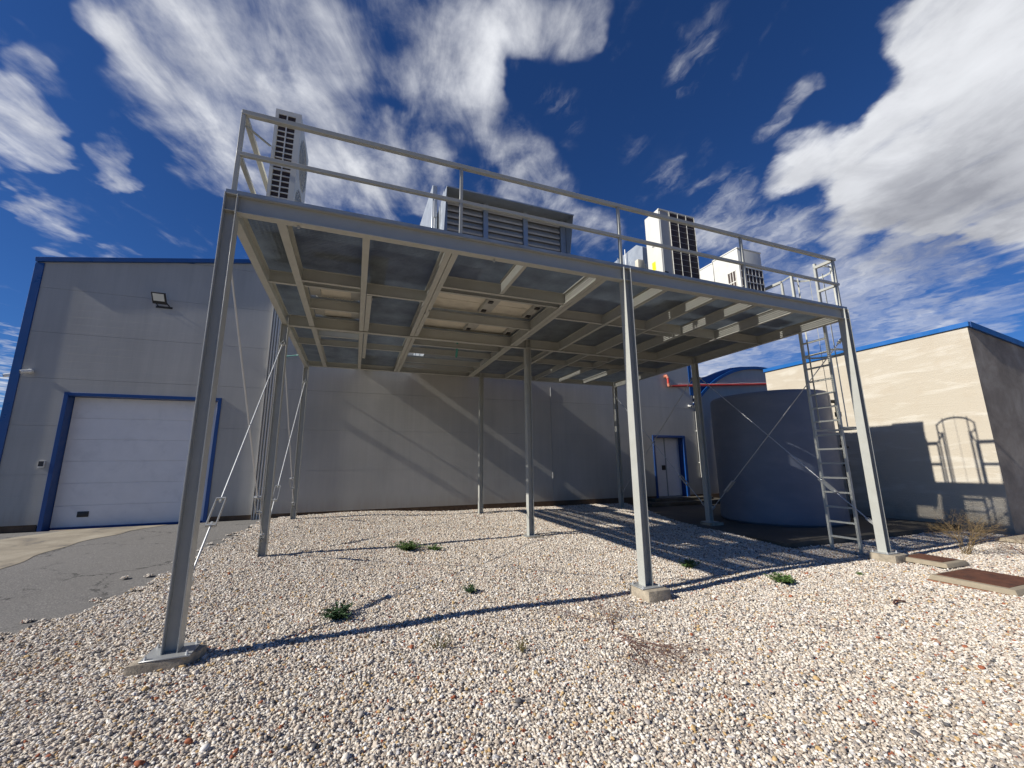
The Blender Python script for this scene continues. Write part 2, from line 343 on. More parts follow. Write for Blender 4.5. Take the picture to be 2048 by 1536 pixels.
# ------------------------------------------------------------ mesh builder
class MB:
    def __init__(s): s.v = []; s.f = []
    def _add(s, vs, fs):
        k = len(s.v); s.v += [tuple(x) for x in vs]; s.f += [tuple(i+k for i in f) for f in fs]
        return s
    def box(s, x0, x1, y0, y1, z0, z1):
        vs = [(x0,y0,z0),(x1,y0,z0),(x1,y1,z0),(x0,y1,z0),(x0,y0,z1),(x1,y0,z1),(x1,y1,z1),(x0,y1,z1)]
        return s._add(vs, [(0,3,2,1),(4,5,6,7),(0,1,5,4),(1,2,6,5),(2,3,7,6),(3,0,4,7)])
    def extrude(s, poly, p0, p1, side, up):      # poly in (side, up) coordinates, swept p0 -> p1
        p0 = Vector(p0); p1 = Vector(p1); side = Vector(side); up = Vector(up); n = len(poly)
        vs = [p0+side*a+up*b for a, b in poly]+[p1+side*a+up*b for a, b in poly]
        fs = [tuple(range(n))[::-1], tuple(range(n, 2*n))]
        fs += [(i, (i+1) % n, n+(i+1) % n, n+i) for i in range(n)]
        return s._add(vs, fs)
    def frame(s, p0, p1, ref=(0, 0, 1)):
        d = (Vector(p1)-Vector(p0)).normalized(); r = Vector(ref)
        if abs(d.dot(r)) > .98: r = Vector((1, 0, 0)) if abs(d.x) < .9 else Vector((0, 1, 0))
        sd = d.cross(r).normalized(); return d, sd, sd.cross(d).normalized()
    def bar(s, p0, p1, w_, h_, ref=(0, 0, 1)):
        d, sd, up = s.frame(p0, p1, ref)
        return s.extrude([(-w_/2,-h_/2),(w_/2,-h_/2),(w_/2,h_/2),(-w_/2,h_/2)], p0, p1, sd, up)
    def tube(s, p0, p1, r, n=10, r1=None):
        d, sd, up = s.frame(p0, p1); r1 = r if r1 is None else r1
        p0 = Vector(p0); p1 = Vector(p1); vs = []
        for p, rr in ((p0, r), (p1, r1)):
            for i in range(n):
                a = 2*math.pi*i/n; vs.append(p+sd*math.cos(a)*rr+up*math.sin(a)*rr)
        return s._add(vs, [tuple(range(n))[::-1], tuple(range(n, 2*n))]+[(i, (i+1) % n, n+(i+1) % n, n+i) for i in range(n)])
    def path(s, pts, r, n=8):
        for a, b in zip(pts[:-1], pts[1:]): s.tube(a, b, r, n)
        for p in pts[1:-1]: s.ball(p, r*1.02)
        return s
    def ball(s, c, r, n=8, m_=5, sc=(1, 1, 1)):
        vs = [(c[0], c[1], c[2]-r*sc[2])]
        for j in range(1, m_):
            t_ = math.pi*j/m_-math.pi/2
            for i in range(n):
                a = 2*math.pi*i/n
                vs.append((c[0]+r*sc[0]*math.cos(t_)*math.cos(a), c[1]+r*sc[1]*math.cos(t_)*math.sin(a), c[2]+r*sc[2]*math.sin(t_)))
        vs.append((c[0], c[1], c[2]+r*sc[2])); L_ = len(vs)-1; fs = []
        for i in range(n): fs.append((0, 1+(i+1) % n, 1+i)); fs.append((L_, L_-n+i, L_-n+(i+1) % n))
        for j in range(m_-2):
            for i in range(n):
                a = 1+j*n+i; b = 1+j*n+(i+1) % n; fs.append((a, b, b+n, a+n))
        return s._add(vs, fs)
    def arcband(s, pts, w_, h_, ref=(0, 0, 1)):
        for a, b in zip(pts[:-1], pts[1:]): s.bar(a, b, w_, h_, ref)
        return s
    def ibeam(s, p0, p1, h, b, tw, tf, up):      # up = direction of the web
        d = (Vector(p1)-Vector(p0)).normalized(); up = Vector(up); sd = d.cross(up).normalized()
        H, B, t = h/2, b/2, tw/2
        poly = [(-B,-H),(B,-H),(B,-H+tf),(t,-H+tf),(t,H-tf),(B,H-tf),(B,H),(-B,H),(-B,H-tf),(-t,H-tf),(-t,-H+tf),(-B,-H+tf)]
        n = 12; P0 = Vector(p0); P1 = Vector(p1)
        vs = [P0+sd*a+up*c for a, c in poly]+[P1+sd*a+up*c for a, c in poly]
        caps = [(0,1,2,11),(2,3,10,11),(3,4,9,10),(4,5,8,9),(5,6,7,8)]
        fs = [(i, (i+1) % n, n+(i+1) % n, n+i) for i in range(n)]+[tuple(reversed(c)) for c in caps]+[tuple(n+i for i in c) for c in caps]
        return s._add(vs, fs)
    def build(s, name, material, parent=None, bevel=0.0, smooth=False, loc=None, seg=2):
        me = bpy.data.meshes.new(name); me.from_pydata(s.v, [], s.f); me.update()
        bm = bmesh.new(); bm.from_mesh(me)
        bmesh.ops.recalc_face_normals(bm, faces=bm.faces)
        if bevel > 0:
            ed = [e for e in bm.edges if len(e.link_faces) == 2 and e.calc_face_angle(0) > .5]
            bmesh.ops.bevel(bm, geom=ed, offset=bevel, segments=seg, profile=.6, affect='EDGES', clamp_overlap=True)
        bm.to_mesh(me); bm.free()
        if smooth or bevel > 0:
            me.polygons.foreach_set('use_smooth', [True]*len(me.polygons))
            try: me.set_sharp_from_angle(angle=R(38))
            except Exception: pass
        for mm in (material if isinstance(material, (list, tuple)) else [material]): me.materials.append(mm)
        o = bpy.data.objects.new(name, me); COL.objects.link(o)
        if parent is not None:
            o.parent = parent; o.location = Vector(loc or (0, 0, 0))
            # vertices are given in world coordinates, so undo the chain of parent offsets
            off = Vector((0, 0, 0)); pz = parent
            while pz is not None: off += pz.location; pz = pz.parent
            o.location = -off
        elif loc is not None: o.location = loc
        return o
def tag(o, label=None, cat=None, group=None, kind=None):
    if label: o['label'] = label
    if cat: o['category'] = cat
    if group: o['group'] = group
    if kind: o['kind'] = kind
    return o
def thing(name, loc, label, cat, group=None):
    o = bpy.data.objects.new(name, None); COL.objects.link(o); o.location = loc; o.empty_display_size = .2
    return tag(o, label, cat, group)
def lone(mb, name, material, label, cat, group=None, **k):
    return tag(mb.build(name, material, **k), label, cat, group)

# ------------------------------------------------------------ ground
CP = np.array([(0,0,-.145),(-.3,-.5,-.17),(5.4,0,-.21),(10.9,0,-.20),(0,4.1,0),(5.4,4.1,-.03),(9.6,4.1,-.07),(0,8.2,.185),(5.4,8.2,.06),(10.2,8.2,.0),
  (-1,9.3,.13),(-4,9.3,.11),(-7,9.3,.1),(1.5,9.3,.2),(6,9.3,.08),(10,9.3,.06),(1.5,-5,-.2),(-3,0,-.12),(-5,4,.0),(-10,5,0),(-10,10,.08),(14,-.5,-.19),
  (16.6,.2,-.2),(20,-5,-.2),(-6,-5,-.2),(8,-6,-.2),(14,-8,-.2),(2.7,2,-.1),(8,2,-.12),(-2,6.5,.07),(-1.3,2,-.09),(2,-2,-.18),(7,-2,-.185)], float)
def hgt(x, y):
    x = np.asarray(x, float); y = np.asarray(y, float)
    d2 = (x[..., None]-CP[:, 0])**2+(y[..., None]-CP[:, 1])**2
    wt = 1/(d2+.35)**1.6
    return (wt*CP[:, 2]).sum(-1)/wt.sum(-1)
def hz(x, y): return float(hgt(np.array([x]), np.array([y]))[0])
def sheet(name, xs, ys, zoff, material, mask=None, rough=0.0):
    X, Y = np.meshgrid(xs, ys); Z = hgt(X, Y)+zoff
    if rough: Z = Z+rough*(np.sin(X*2.1+1.3*np.sin(Y*1.7))*np.sin(Y*2.6+X*.7)+.6*np.sin(X*5.3+Y*3.1)*np.sin(Y*4.7-X*2))
    nx, ny = len(xs), len(ys)
    vs = np.stack([X, Y, Z], -1).reshape(-1, 3)
    fs = []
    for j in range(ny-1):
        for i in range(nx-1):
            if mask is None or mask((xs[i]+xs[i+1])/2, (ys[j]+ys[j+1])/2):
                fs.append((j*nx+i, j*nx+i+1, (j+1)*nx+i+1, (j+1)*nx+i))
    used = sorted({i for f in fs for i in f}); mp = {a: b for b, a in enumerate(used)}
    me = bpy.data.meshes.new(name); me.from_pydata([tuple(vs[i]) for i in used], [], [tuple(mp[i] for i in f) for f in fs])
    me.materials.append(material); me.polygons.foreach_set('use_smooth', [True]*len(me.polygons))
    o = bpy.data.objects.new(name, me); COL.objects.link(o); return o

# far ground with a hole-free flat sheet just below everything
g = MB(); g._add([(-600,-600,-.32),(600,-600,-.32),(600,600,-.32),(-600,600,-.32)], [(0,1,2,3)])
tag(g.build('ground', earth_m), kind='structure')
EDGE = [(-30,-3.2),(-8,-3.0),(-4,-1.5),(-2.6,.0),(-1.82,1.1),(-1.55,1.9),(-1.25,2.6),(-1.16,3.4),(-1.12,4.9),(-.88,6.7),(-.58,8.2),(-.5,9.3),(-.5,12)]
def edge_x(y):      # x of the gravel border at a given y
    for (xa, ya), (xb, yb) in zip(EDGE[:-1], EDGE[1:]):
        if ya <= y <= yb: return xa+(xb-xa)*(y-ya)/(yb-ya)
    return -30 if y < -3.2 else -.5
def wob(a): return .05*math.sin(a*7.1)+.035*math.sin(a*17.3+1)+.02*math.sin(a*41)
SLAB = [(10.15,1.35),(17.0,1.3),(17.0,9.3),(11.9,9.3),(10.75,6.0),(10.16,3.6)]
def in_poly(x, y, P):
    c = False; j = len(P)-1
    for i in range(len(P)):
        if (P[i][1] > y) != (P[j][1] > y) and x < (P[j][0]-P[i][0])*(y-P[i][1])/(P[j][1]-P[i][1])+P[i][0]: c = not c
        j = i
    return c
tag(sheet('driveway', np.arange(-16, .3, .25), np.arange(-3.5, 9.31, .25), -.028, asphalt, None), kind='structure')
# worn concrete apron in front of the big door, lying on the asphalt
ap = [(-3.4,2.0),(-3.9,4.7),(-4.05,5.8),(-4.0,7.0),(-3.6,8.3),(-3.2,9.27),(-5.2,9.27),(-5.6,8.6),(-5.9,8.1),(-7.0,6.0),(-7.5,2.0)]
mb = MB(); bm = bmesh.new()
vs = [bm.verts.new((x, y, 0)) for x, y in ap]; bm.faces.new(vs)
bmesh.ops.subdivide_edges(bm, edges=bm.edges, cuts=5, use_grid_fill=True)
bmesh.ops.triangulate(bm, faces=bm.faces)
bmesh.ops.subdivide_edges(bm, edges=bm.edges, cuts=2, use_grid_fill=True)
for v_ in bm.verts:
    v_.co.x += .06*math.sin(v_.co.y*5)*math.sin(v_.co.x*3); v_.co.z = hz(v_.co.x, v_.co.y)-.021
me = bpy.data.meshes.new('concrete_apron'); bm.to_mesh(me); bm.free(); me.materials.append(apron_m)
o = bpy.data.objects.new('concrete_apron', me); COL.objects.link(o); tag(o, kind='structure')
# damp concrete slab under the tank
mb = MB(); n = len(SLAB)
mb._add([(x, y, -.30) for x, y in SLAB]+[(x, y, -.085) for x, y in SLAB], [tuple(range(n))[::-1], tuple(range(n, 2*n))]+[(i, (i+1) % n, n+(i+1) % n, n+i) for i in range(n)])
tag(mb.build('concrete_slab', slab_m), kind='structure')
# the raised threshold in front of the side door
mb = MB(); mb.box(12.4, 16.6, 8.35, 9.28, -.08, .06); mb.box(12.9, 16.0, 8.8, 9.27, .06, .17)
tag(mb.build('concrete_step', slab_m, bevel=.015), kind='structure')

FOOT = [(-.01,0,-.075,.50,.34,10),(5.46,-.03,-.07,.36,.42,0),(10.9,-.03,-.072,.40,.42,0),(5.46,4.06,-.012,.42,.34,0),(10.9,4.06,-.012,.44,.40,0)]
FLAB = ['wide rough-edged concrete footing under the left front column','small square concrete block under the middle front column','concrete block under the right front column beside the ladder',
        'low concrete footing under the central column of the platform','damp concrete footing under the column beside the blue tank']
COVERS = [(11.0,11.62,-.80,-.14,-.115),(9.86,10.9,-1.98,-1.10,-.10),(15.15,16.5,-.35,.05,-.11)]
def gravel_ok(x, y):
    if in_poly(x, y, SLAB): return False
    if y > 9.26: return False
    if x > 16.55 and y > .32: return False
    gap = edge_x(y)+wob(y)*1.6-x
    if gap > 0 and random.random() > .75*math.exp(-gap/.11): return False
    for (fx, fy, z, a, b, r) in FOOT[:2]+FOOT[3:]:
        if abs(x-fx) < a/2-.02 and abs(y-fy) < b/2-.02: return False
    for (a, b, c, d, z) in COVERS:
        if a+.01 < x < b-.01 and c+.01 < y < d-.01: return False
    return True
xs = np.arange(-3.2, 20.05, .1); ys = np.arange(-4.3, 9.31, .1)
grav = sheet('gravel', xs, ys, -.012, bed_m, lambda x, y: gravel_ok(x, y), rough=.008)
tag(grav, 'pale mixed gravel covering the yard under and in front of the steel platform', 'gravel', kind='stuff')
grav.data.materials.append(stone_m)
# stones: geometry nodes, several pebble shapes scattered over the bed
def gravel_nodes(ob):
    ng = bpy.data.node_groups.new('pebbles', 'GeometryNodeTree')
    ng.interface.new_socket('Geometry', in_out='INPUT', socket_type='NodeSocketGeometry')
    ng.interface.new_socket('Geometry', in_out='OUTPUT', socket_type='NodeSocketGeometry')
    N = ng.nodes; L = ng.links
    gi = N.new('NodeGroupInput'); go = N.new('NodeGroupOutput')
    g2i = N.new('GeometryNodeGeometryToInstance')
    shapes = [((1, .78, .55), 1.1), ((1, .62, .45), 1.6), ((1, .9, .7), .9), ((1, .55, .5), 2.0), ((1, .8, .38), 1.4), ((.9, .85, .62), 1.9), ((1, .7, .6), 2.4)]
    for k, (scl, ns) in enumerate(shapes):
        ico = N.new('GeometryNodeMeshIcoSphere'); ico.inputs['Radius'].default_value = .5; ico.inputs['Subdivisions'].default_value = 2
        pos = N.new('GeometryNodeInputPosition')
        add = N.new('ShaderNodeVectorMath'); add.operation = 'ADD'; L.new(pos.outputs[0], add.inputs[0]); add.inputs[1].default_value = (k*7.3, k*3.1, k)
        nz = N.new('ShaderNodeTexNoise'); nz.inputs['Scale'].default_value = ns*1.3; nz.inputs['Detail'].default_value = 1.5; L.new(add.outputs[0], nz.inputs['Vector'])
        sub = N.new('ShaderNodeVectorMath'); sub.operation = 'SUBTRACT'; L.new(nz.outputs['Color'], sub.inputs[0]); sub.inputs[1].default_value = (.5, .5, .5)
        sc = N.new('ShaderNodeVectorMath'); sc.operation = 'SCALE'; L.new(sub.outputs[0], sc.inputs[0]); sc.inputs['Scale'].default_value = .75
        sp = N.new('GeometryNodeSetPosition'); L.new(ico.outputs[0], sp.inputs['Geometry']); L.new(sc.outputs[0], sp.inputs['Offset'])
        tr = N.new('GeometryNodeTransform'); L.new(sp.outputs[0], tr.inputs['Geometry']); tr.inputs['Scale'].default_value = scl
        ss = N.new('GeometryNodeSetShadeSmooth'); L.new(tr.outputs[0], ss.inputs[0]); ss.inputs['Shade Smooth'].default_value = (k % 2 == 0)
        sm = N.new('GeometryNodeSetMaterial'); L.new(ss.outputs[0], sm.inputs[0]); sm.inputs['Material'].default_value = stone_m
        L.new(sm.outputs[0], g2i.inputs[0])
    outs = [gi.outputs[0]]
    for (dens_, smin, smax, seed, lift) in ((2600, .013, .028, 1, .003), (800, .016, .036, 5, .007), (45, .032, .056, 9, .010)):
        dp = N.new('GeometryNodeDistributePointsOnFaces'); dp.distribute_method = 'RANDOM'
        L.new(gi.outputs[0], dp.inputs[0]); dp.inputs['Density'].default_value = dens_; dp.inputs['Seed'].default_value = seed
        rv = N.new('FunctionNodeRandomValue'); rv.data_type = 'FLOAT_VECTOR'
        rv.inputs[0].default_value = (-.45, -.45, 0); rv.inputs[1].default_value = (.45, .45, 6.283); rv.inputs['Seed'].default_value = seed+1
        rs = N.new('FunctionNodeRandomValue'); rs.data_type = 'FLOAT'; rs.inputs['Seed'].default_value = seed+2
        rs.inputs[2].default_value = smin; rs.inputs[3].default_value = smax
        off = N.new('FunctionNodeRandomValue'); off.data_type = 'FLOAT_VECTOR'; off.inputs[0].default_value = (0, 0, 0); off.inputs[1].default_value = (0, 0, lift*2); off.inputs['Seed'].default_value = seed+3
        spp = N.new('GeometryNodeSetPosition'); L.new(dp.outputs['Points'], spp.inputs['Geometry']); L.new(off.outputs[0], spp.inputs['Offset'])
        sa = N.new('GeometryNodeStoreNamedAttribute'); sa.data_type = 'FLOAT'; sa.domain = 'POINT'
        L.new(spp.outputs[0], sa.inputs['Geometry']); sa.inputs['Name'].default_value = 'rnd'
        ra = N.new('FunctionNodeRandomValue'); ra.data_type = 'FLOAT'; ra.inputs['Seed'].default_value = seed+4
        L.new(ra.outputs[1], sa.inputs['Value'])
        ip = N.new('GeometryNodeInstanceOnPoints'); L.new(sa.outputs[0], ip.inputs['Points']); L.new(g2i.outputs[0], ip.inputs['Instance'])
        ip.inputs['Pick Instance'].default_value = True
        L.new(rv.outputs[0], ip.inputs['Rotation']); L.new(rs.outputs[1], ip.inputs['Scale'])
        outs.append(ip.outputs[0])
    jn = N.new('GeometryNodeJoinGeometry')
    for o_ in outs: L.new(o_, jn.inputs[0])
    L.new(jn.outputs[0], go.inputs[0])
    md = ob.modifiers.new('pebbles', 'NODES'); md.node_group = ng
gravel_nodes(grav)

# ------------------------------------------------------------ steel platform
XC = [0, 5.427, 10.86]; YC = [0, 4.084, 8.177]; ZT = 4.72; ZB = 4.50
BACK_DZ = .07
plat = thing('steel_platform', (0, 0, 0), 'raised grey steel equipment platform on nine columns over the gravel', 'platform')
def base_z(i, j): return {(0,0):-.073,(1,0):-.068,(2,0):-.07,(1,1):-.012,(2,1):-.012}.get((i, j), hz(XC[i], YC[j])-.12)
for j in range(3):
    for i in range(3):
        mb = MB(); x, y = XC[i], YC[j]; zb = base_z(i, j); zt = ZT if j < 2 else ZT
        mb.ibeam((x, y, zb+.012), (x, y, zt), .133, .150, .007, .010, (1, 0, 0))
        for zz in (ZB+.006, ZT-.008):       # stiffeners level with the beam flanges
            for s_ in (-1, 1):
                mb.box(x-.056, x+.056, *(sorted((y+s_*.004, y+s_*.066))), zz-.005, zz+.005)
        c = mb.build('column', steel, plat, bevel=.0015, seg=1)
        pl = MB()
        a, b = (.17, .15) if (i, j) != (0, 0) else (.19, .17)
        pl.box(x-a, x+a, y-b, y+b, zb, zb+.012)
        bpl = pl.build('base_plate', plate_m, c, bevel=.002, seg=1)
        if j == 0:
            for sx in (-1, 1):
                for sy in (-1, 1):
                    bx_, by_ = x+sx*(a-.035), y+sy*(b-.035)
                    MB().tube((bx_, by_, zb+.012), (bx_, by_, zb+.028), .013, 6).tube((bx_, by_, zb+.028), (bx_, by_, zb+.045), .008, 8).build('anchor_bolt', zinc_rod, c)
# edge and main beams
def beam(p0, p1, h=.22, b=.11, tw=.007, tf=.010, name='main_beam'):
    mb = MB(); z = ZT-h/2
    mb.ibeam((p0[0], p0[1], z), (p1[0], p1[1], z), h, b, tw, tf, (0, 0, 1))
    return mb.build(name, steel, plat)
g_ = .0685
for j, hh in ((0, .22), (1, .235), (2, .15)):
    for i in (0, 1): beam((XC[i]+g_, YC[j]), (XC[i+1]-g_, YC[j]), h=hh, b=.11)
for i in (0, 2):
    for j in (0, 1):
        beam((XC[i]+(.0 if i == 0 else 0), YC[j]+.077), (XC[i], YC[j+1]-.077), h=.22 if j == 0 else .2, b=.10)
# joists along y, butted between the main beams
JX = [(.505,.10,0,8.1),(1.475,.09,0,8.1),(2.55,.085,0,8.1),(2.645,.085,0,8.1),(3.70,.06,0,1.18),(4.98,.085,0,8.1),(5.075,.085,0,8.1),(6.30,.075,0,8.1),(7.42,.06,0,8.1),(8.41,.06,0,8.1),(9.44,.075,0,8.1)]
def joist(p0, p1, h, b): beam(p0, p1, h, b, .006, .008, 'joist')
for (x, b, y0, y1) in JX:
    if y1 < 3: joist((x, .06), (x, y1-.04), .215, b); continue
    joist((x, .058), (x, YC[1]-.058), .215, b); joist((x, YC[1]+.058), (x, YC[2]-.058), .145 if x > 5.2 else .16, b)
joist((1.575, 1.98), (1.575, YC[1]-.058), .21, .09); joist((1.575, YC[1]+.058), (1.575, 6.7), .155, .08)
xs_all = [0.055, .505, 1.475, 2.55, 5.0, 6.30, 7.42, 8.41, 9.44, 10.81]
def xj(y, x0, x1, h, b=.055): joist((x0, y), (x1, y), h, b)
def bays(y, lo, hi, h, b=.055, xs_=None):
    X_ = [.0, .505, 1.475, 2.6, 5.03, 6.30, 7.42, 8.41, 9.44, 10.86]
    for a, c in zip(X_[:-1], X_[1:]):
        if a >= lo-.01 and c <= hi+.01: xj(y, a+.052, c-.052, h, b)
bays(1.94, 0, .505, .205, .06); bays(1.72, .505, 1.475, .205, .06); bays(1.96, .505, 1.475, .19); bays(1.94, 1.475, 2.6, .205, .06)
bays(1.22, 2.6, 5.03, .205, .06); bays(1.45, 2.6, 5.03, .19); bays(1.94, 5.03, 10.86, .205, .065)
bays(2.20, 7.42, 8.41, .19); bays(2.98, .505, 1.475, .19); bays(2.83, 2.6, 5.03, .19)
bays(4.32, .505, 1.475, .15); bays(4.32, 2.6, 5.03, .15); bays(4.32, 7.42, 8.41, .15)
bays(4.9, .505, 1.475, .15); bays(4.9, 2.6, 5.03, .15); bays(4.9, 7.42, 8.41, .15)
bays(5.7, 0, 10.86, .15); bays(6.75, 2.6, 5.03, .15); bays(7.5, 2.6, 5.03, .13)
# small clips and bolts under the flanges
for (x, y) in ((2.6, 2.4), (1.62, 2.05), (2.66, 2.3), (4.9, 3.3), (.7, .02), (3.2, .02)):
    mb = MB(); mb.box(x-.015, x+.015, y-.01, y+.01, ZB-.03, ZB+.0); mb.tube((x, y, ZB-.02), (x, y, ZB-.035), .012, 6); mb.build('flange_clip', plate_m, plat)
# open bar grating, cut out below the machines
HOLES = [(.56,1.42,2.01,2.93),(.56,1.42,3.03,4.02),(.56,1.42,4.36,4.86),(2.69,4.94,1.5,2.78),(2.69,4.94,2.88,4.02),(2.69,4.94,4.36,5.66),(2.69,4.94,5.74,6.7),(2.69,4.94,6.8,7.4)]
mb = MB(); z0, z1 = ZT+.002, ZT+.045
def runs(lo, hi, c, axis):
    segs = [(lo, hi)]
    for h in HOLES:
        a, b, p, q_ = (h[0], h[1], h[2], h[3]) if axis == 0 else (h[2], h[3], h[0], h[1])
        if p < c < q_:
            ns = []
            for s0, s1 in segs:
                if b <= s0 or a >= s1: ns.append((s0, s1)); continue
                if a > s0: ns.append((s0, a))
                if b < s1: ns.append((b, s1))
            segs = ns
    return segs
for y in np.arange(-.05, 8.24, .045):
    for a, b in runs(-.055, 10.915, y, 0): mb.box(a, b, y-.0017, y+.0017, z0, z1)
for x in np.arange(-.05, 10.93, .062):
    for a, b in runs(-.05, 8.23, x, 1): mb.box(x-.007, x+.007, a, b, z1-.0215, z1-.0022)
mb.box(-.06, 10.92, -.058, -.053, z0, z1+.002); mb.box(-.06, 10.92, 8.24, 8.245, z0, z1+.002)
mb.box(-.063, -.058, -.05, 8.24, z0, z1+.002); mb.box(10.918, 10.923, -.05, 8.24, z0, z1+.002)
for xx in (2.6, 5.03, 6.3, 8.41): mb.box(xx-.003, xx+.003, -.05, 8.24, z0, z1)
mb.build('grating', galv_bar, plat)
# loose sheets and rods lying on the grating, seen through it as dark patches
mb = MB(); mb.box(1.55, 1.80, .9, 2.6, ZT+.048, ZT+.06); mb.box(.75, 1.7, 1.05, 1.25, ZT+.048, ZT+.058)
mb.build('cable_tray', galv_sheet, plat)
# railings
RT, RM = 5.85, 5.285
def railing(name_pts, posts, label=None):
    rail = MB()
    a, b = name_pts
    rail.bar((a[0], a[1], RT), (b[0], b[1], RT), .06, .06)
    top = rail.build('railing', steel, plat, bevel=.003, seg=1)
    if label: top['label'] = label
    mid = MB().bar((a[0], a[1], RM), (b[0], b[1], RM), .05, .05); mid.build('mid_rail', steel, top, bevel=.003, seg=1)
    for (x, y, zb) in posts:
        p_ = MB().bar((x, y, zb), (x, y, RT-.031), .045, .045, (0, 1, 0)); p_.build('post', steel, top, bevel=.003, seg=1)
railing(((-.02, 0), (10.88, 0)), [(-.0, -.0, ZT), (2.70, 0, ZT+.034), (5.37, -.0, ZT+.0), (8.14, 0, ZT+.034), (10.81, 0, ZT)], 'long front railing of the platform')
railing(((-.0, .022), (-.0, 8.2)), [(-.0, 2.6, ZT+.034), (0, 5.4, ZT+.034), (0, 8.18, ZT)], 'left side railing of the platform')
railing(((10.86, .022), (10.86, .40)), [(10.86, .40, ZT+.034)], 'short railing left of the ladder opening')
railing(((10.86, 1.17), (10.86, 8.2)), [(10.86, 1.17, ZT+.034), (10.86, 4.0, ZT+.034), (10.86, 6.2, ZT+.034)], 'right side railing behind the ladder')
mb = MB(); mb.bar((.02, .05, 5.72), (.16, .66, 5.98), .03, .012); mb.build('rail_strut', steel, plat)
# diagonal rod bracing with frame-shaped turnbuckles
def brace(x, y0, z0_, y1, z1_, tb=.17, off=0.0):
    p = Vector((x+off, y0, z0_)); q_ = Vector((x+off, y1, z1_)); d = (q_-p).normalized(); Lh = (q_-p).length
    side = Vector((1, 0, 0)); up = d.cross(side).normalized()
    mb = MB(); ta = p+d*(Lh*tb); tb_ = ta+d*.40
    mb.tube(p+d*.14, ta+d*.03, .0105, 8); mb.tube(tb_-d*.03, q_-d*.14, .0105, 8)
    r = mb.build('brace_rod', zinc_rod, plat)
    t_ = MB()
    for s_ in (-1, 1):
        t_.bar(ta+side*s_*.048, tb_+side*s_*.048, .008, .042, up)
    for e in (ta, tb_): t_.bar(e-side*.052, e+side*.052, .042, .014, d)
    t_.tube(ta-d*.02, ta+d*.05, .015, 6); t_.tube(tb_+d*.02, tb_-d*.05, .015, 6)
    t_.build('turnbuckle', plate_m, r)
    for e, sg in ((p, 1), (q_, -1)):
        c = MB(); dd = d*sg
        a_ = e+dd*.02; b_ = e+dd*.15
        for sg_ in (-1, 1):
            c.bar(a_+side*sg_*.006, e+dd*.09+side*sg_*.034, .007, .035, up); c.bar(e+dd*.09+side*sg_*.034, b_+side*sg_*.034, .007, .035, up)
        c.bar(b_-side*.038, b_+side*.038, .035, .012, d)
        c.bar(e-dd*.05, a_+dd*.03, .05, .008, side)
        c.build('clevis', plate_m, r)
for x in (XC[0], XC[2]):
    o1 = .01 if x == 0 else -.012
    for j in (0, 1):
        ya, yb = YC[j]+.08, YC[j+1]-.08
        gz = .18 if j == 0 else .42
        brace(x, ya, .42 if j == 0 else .38, yb, 4.12, .15, o1)
        brace(x, yb, gz+.12, ya, 4.15, .14, -o1)
# caged access ladder on the right side
LX, LY0, LY1 = 11.03, .49, 1.03
lad = MB()
for y in (LY0, LY1): lad.bar((LX, y, -.2), (LX, y, 6.02), .065, .045, (0, 1, 0))
ladder = lad.build('ladder', steel_ladder, plat, bevel=.002, seg=1)
for k in range(16):
    z = .07+k*.30
    MB().bar((LX, LY0+.014, z), (LX, LY1-.014, z), .035, .035).build('rung', steel_ladder, ladder)
for p0, p1, a_, b_ in (((LX-.02, LY0, 2.28), (XC[2]+.03, .07, 2.28), .04, .012), ((LX-.02, LY1, 2.28), (XC[2], LY0+.2, 2.28), .02, .01),
        ((LX-.02, LY0, 4.6), (10.91, LY0, 4.6), .05, .012), ((LX-.02, LY1, 4.6), (10.91, LY1, 4.6), .05, .012),
        ((LX, LY0-.01, 5.98), (10.86, .41, 5.86), .03, .03), ((LX, LY1+.01, 5.98), (10.86, 1.16, 5.86), .03, .03)):
    MB().bar(p0, p1, a_, b_).build('ladder_bracket', steel_ladder, ladder)
def hoop_pts(z, n_=16):
    cy = (LY0+LY1)/2; pts = []
    for k in range(n_+1):
        a = math.pi*1.22*(k/n_-.5)
        pts.append(Vector((LX+.30+.40*math.cos(a), cy+.39*math.sin(a)*1.0, z)))
    return [Vector((LX, LY0, z))]+pts+[Vector((LX, LY1, z))]
for z in (2.30, 4.0, 5.95): MB().arcband(hoop_pts(z), .008, .045).build('cage_hoop', steel_ladder, ladder)
cy = (LY0+LY1)/2
for a in (-80, -40, 0, 40, 80):
    x_ = LX+.30+.392*math.cos(R(a)); y_ = cy+.382*math.sin(R(a))
    MB().bar((x_, y_, 2.33), (x_, y_, 6.02), .035, .006, (math.sin(R(a)), -math.cos(R(a)), 0)).build('cage_bar', steel_ladder, ladder)

# ------------------------------------------------------------ footings
for (fx, fy, z, a, b, r), lb in zip(FOOT, FLAB):
    mb = MB(); hx, hy = a/2, b/2
    P = [(-hx,-hy),(-hx*.2,-hy*1.04),(hx,-hy),(hx*1.02,0),(hx,hy),(0,hy*1.03),(-hx,hy),(-hx*1.03,0)]
    if r: P = [(-hx*1.05,-hy*1.1),(-hx*.2,-hy*1.0),(hx*.55,-hy*.95),(hx*.95,-hy*.2),(hx*1.05,hy*.6),(hx*.5,hy*.9),(-hx*.2,hy*.8),(-hx*.9,-hy*.1)]
    n = 8
    mb._add([(fx+p*1.03, fy+q_*1.03, z-.30) for p, q_ in P]+[(fx+p, fy+q_, z-.001) for p, q_ in P], [tuple(range(n))[::-1], tuple(range(n, 2*n))]+[(i, (i+1) % n, n+(i+1) % n, n+i) for i in range(n)])
    lone(mb, 'concrete_footing', concrete, lb, 'footing', 'concrete footings under the platform columns', bevel=.012)

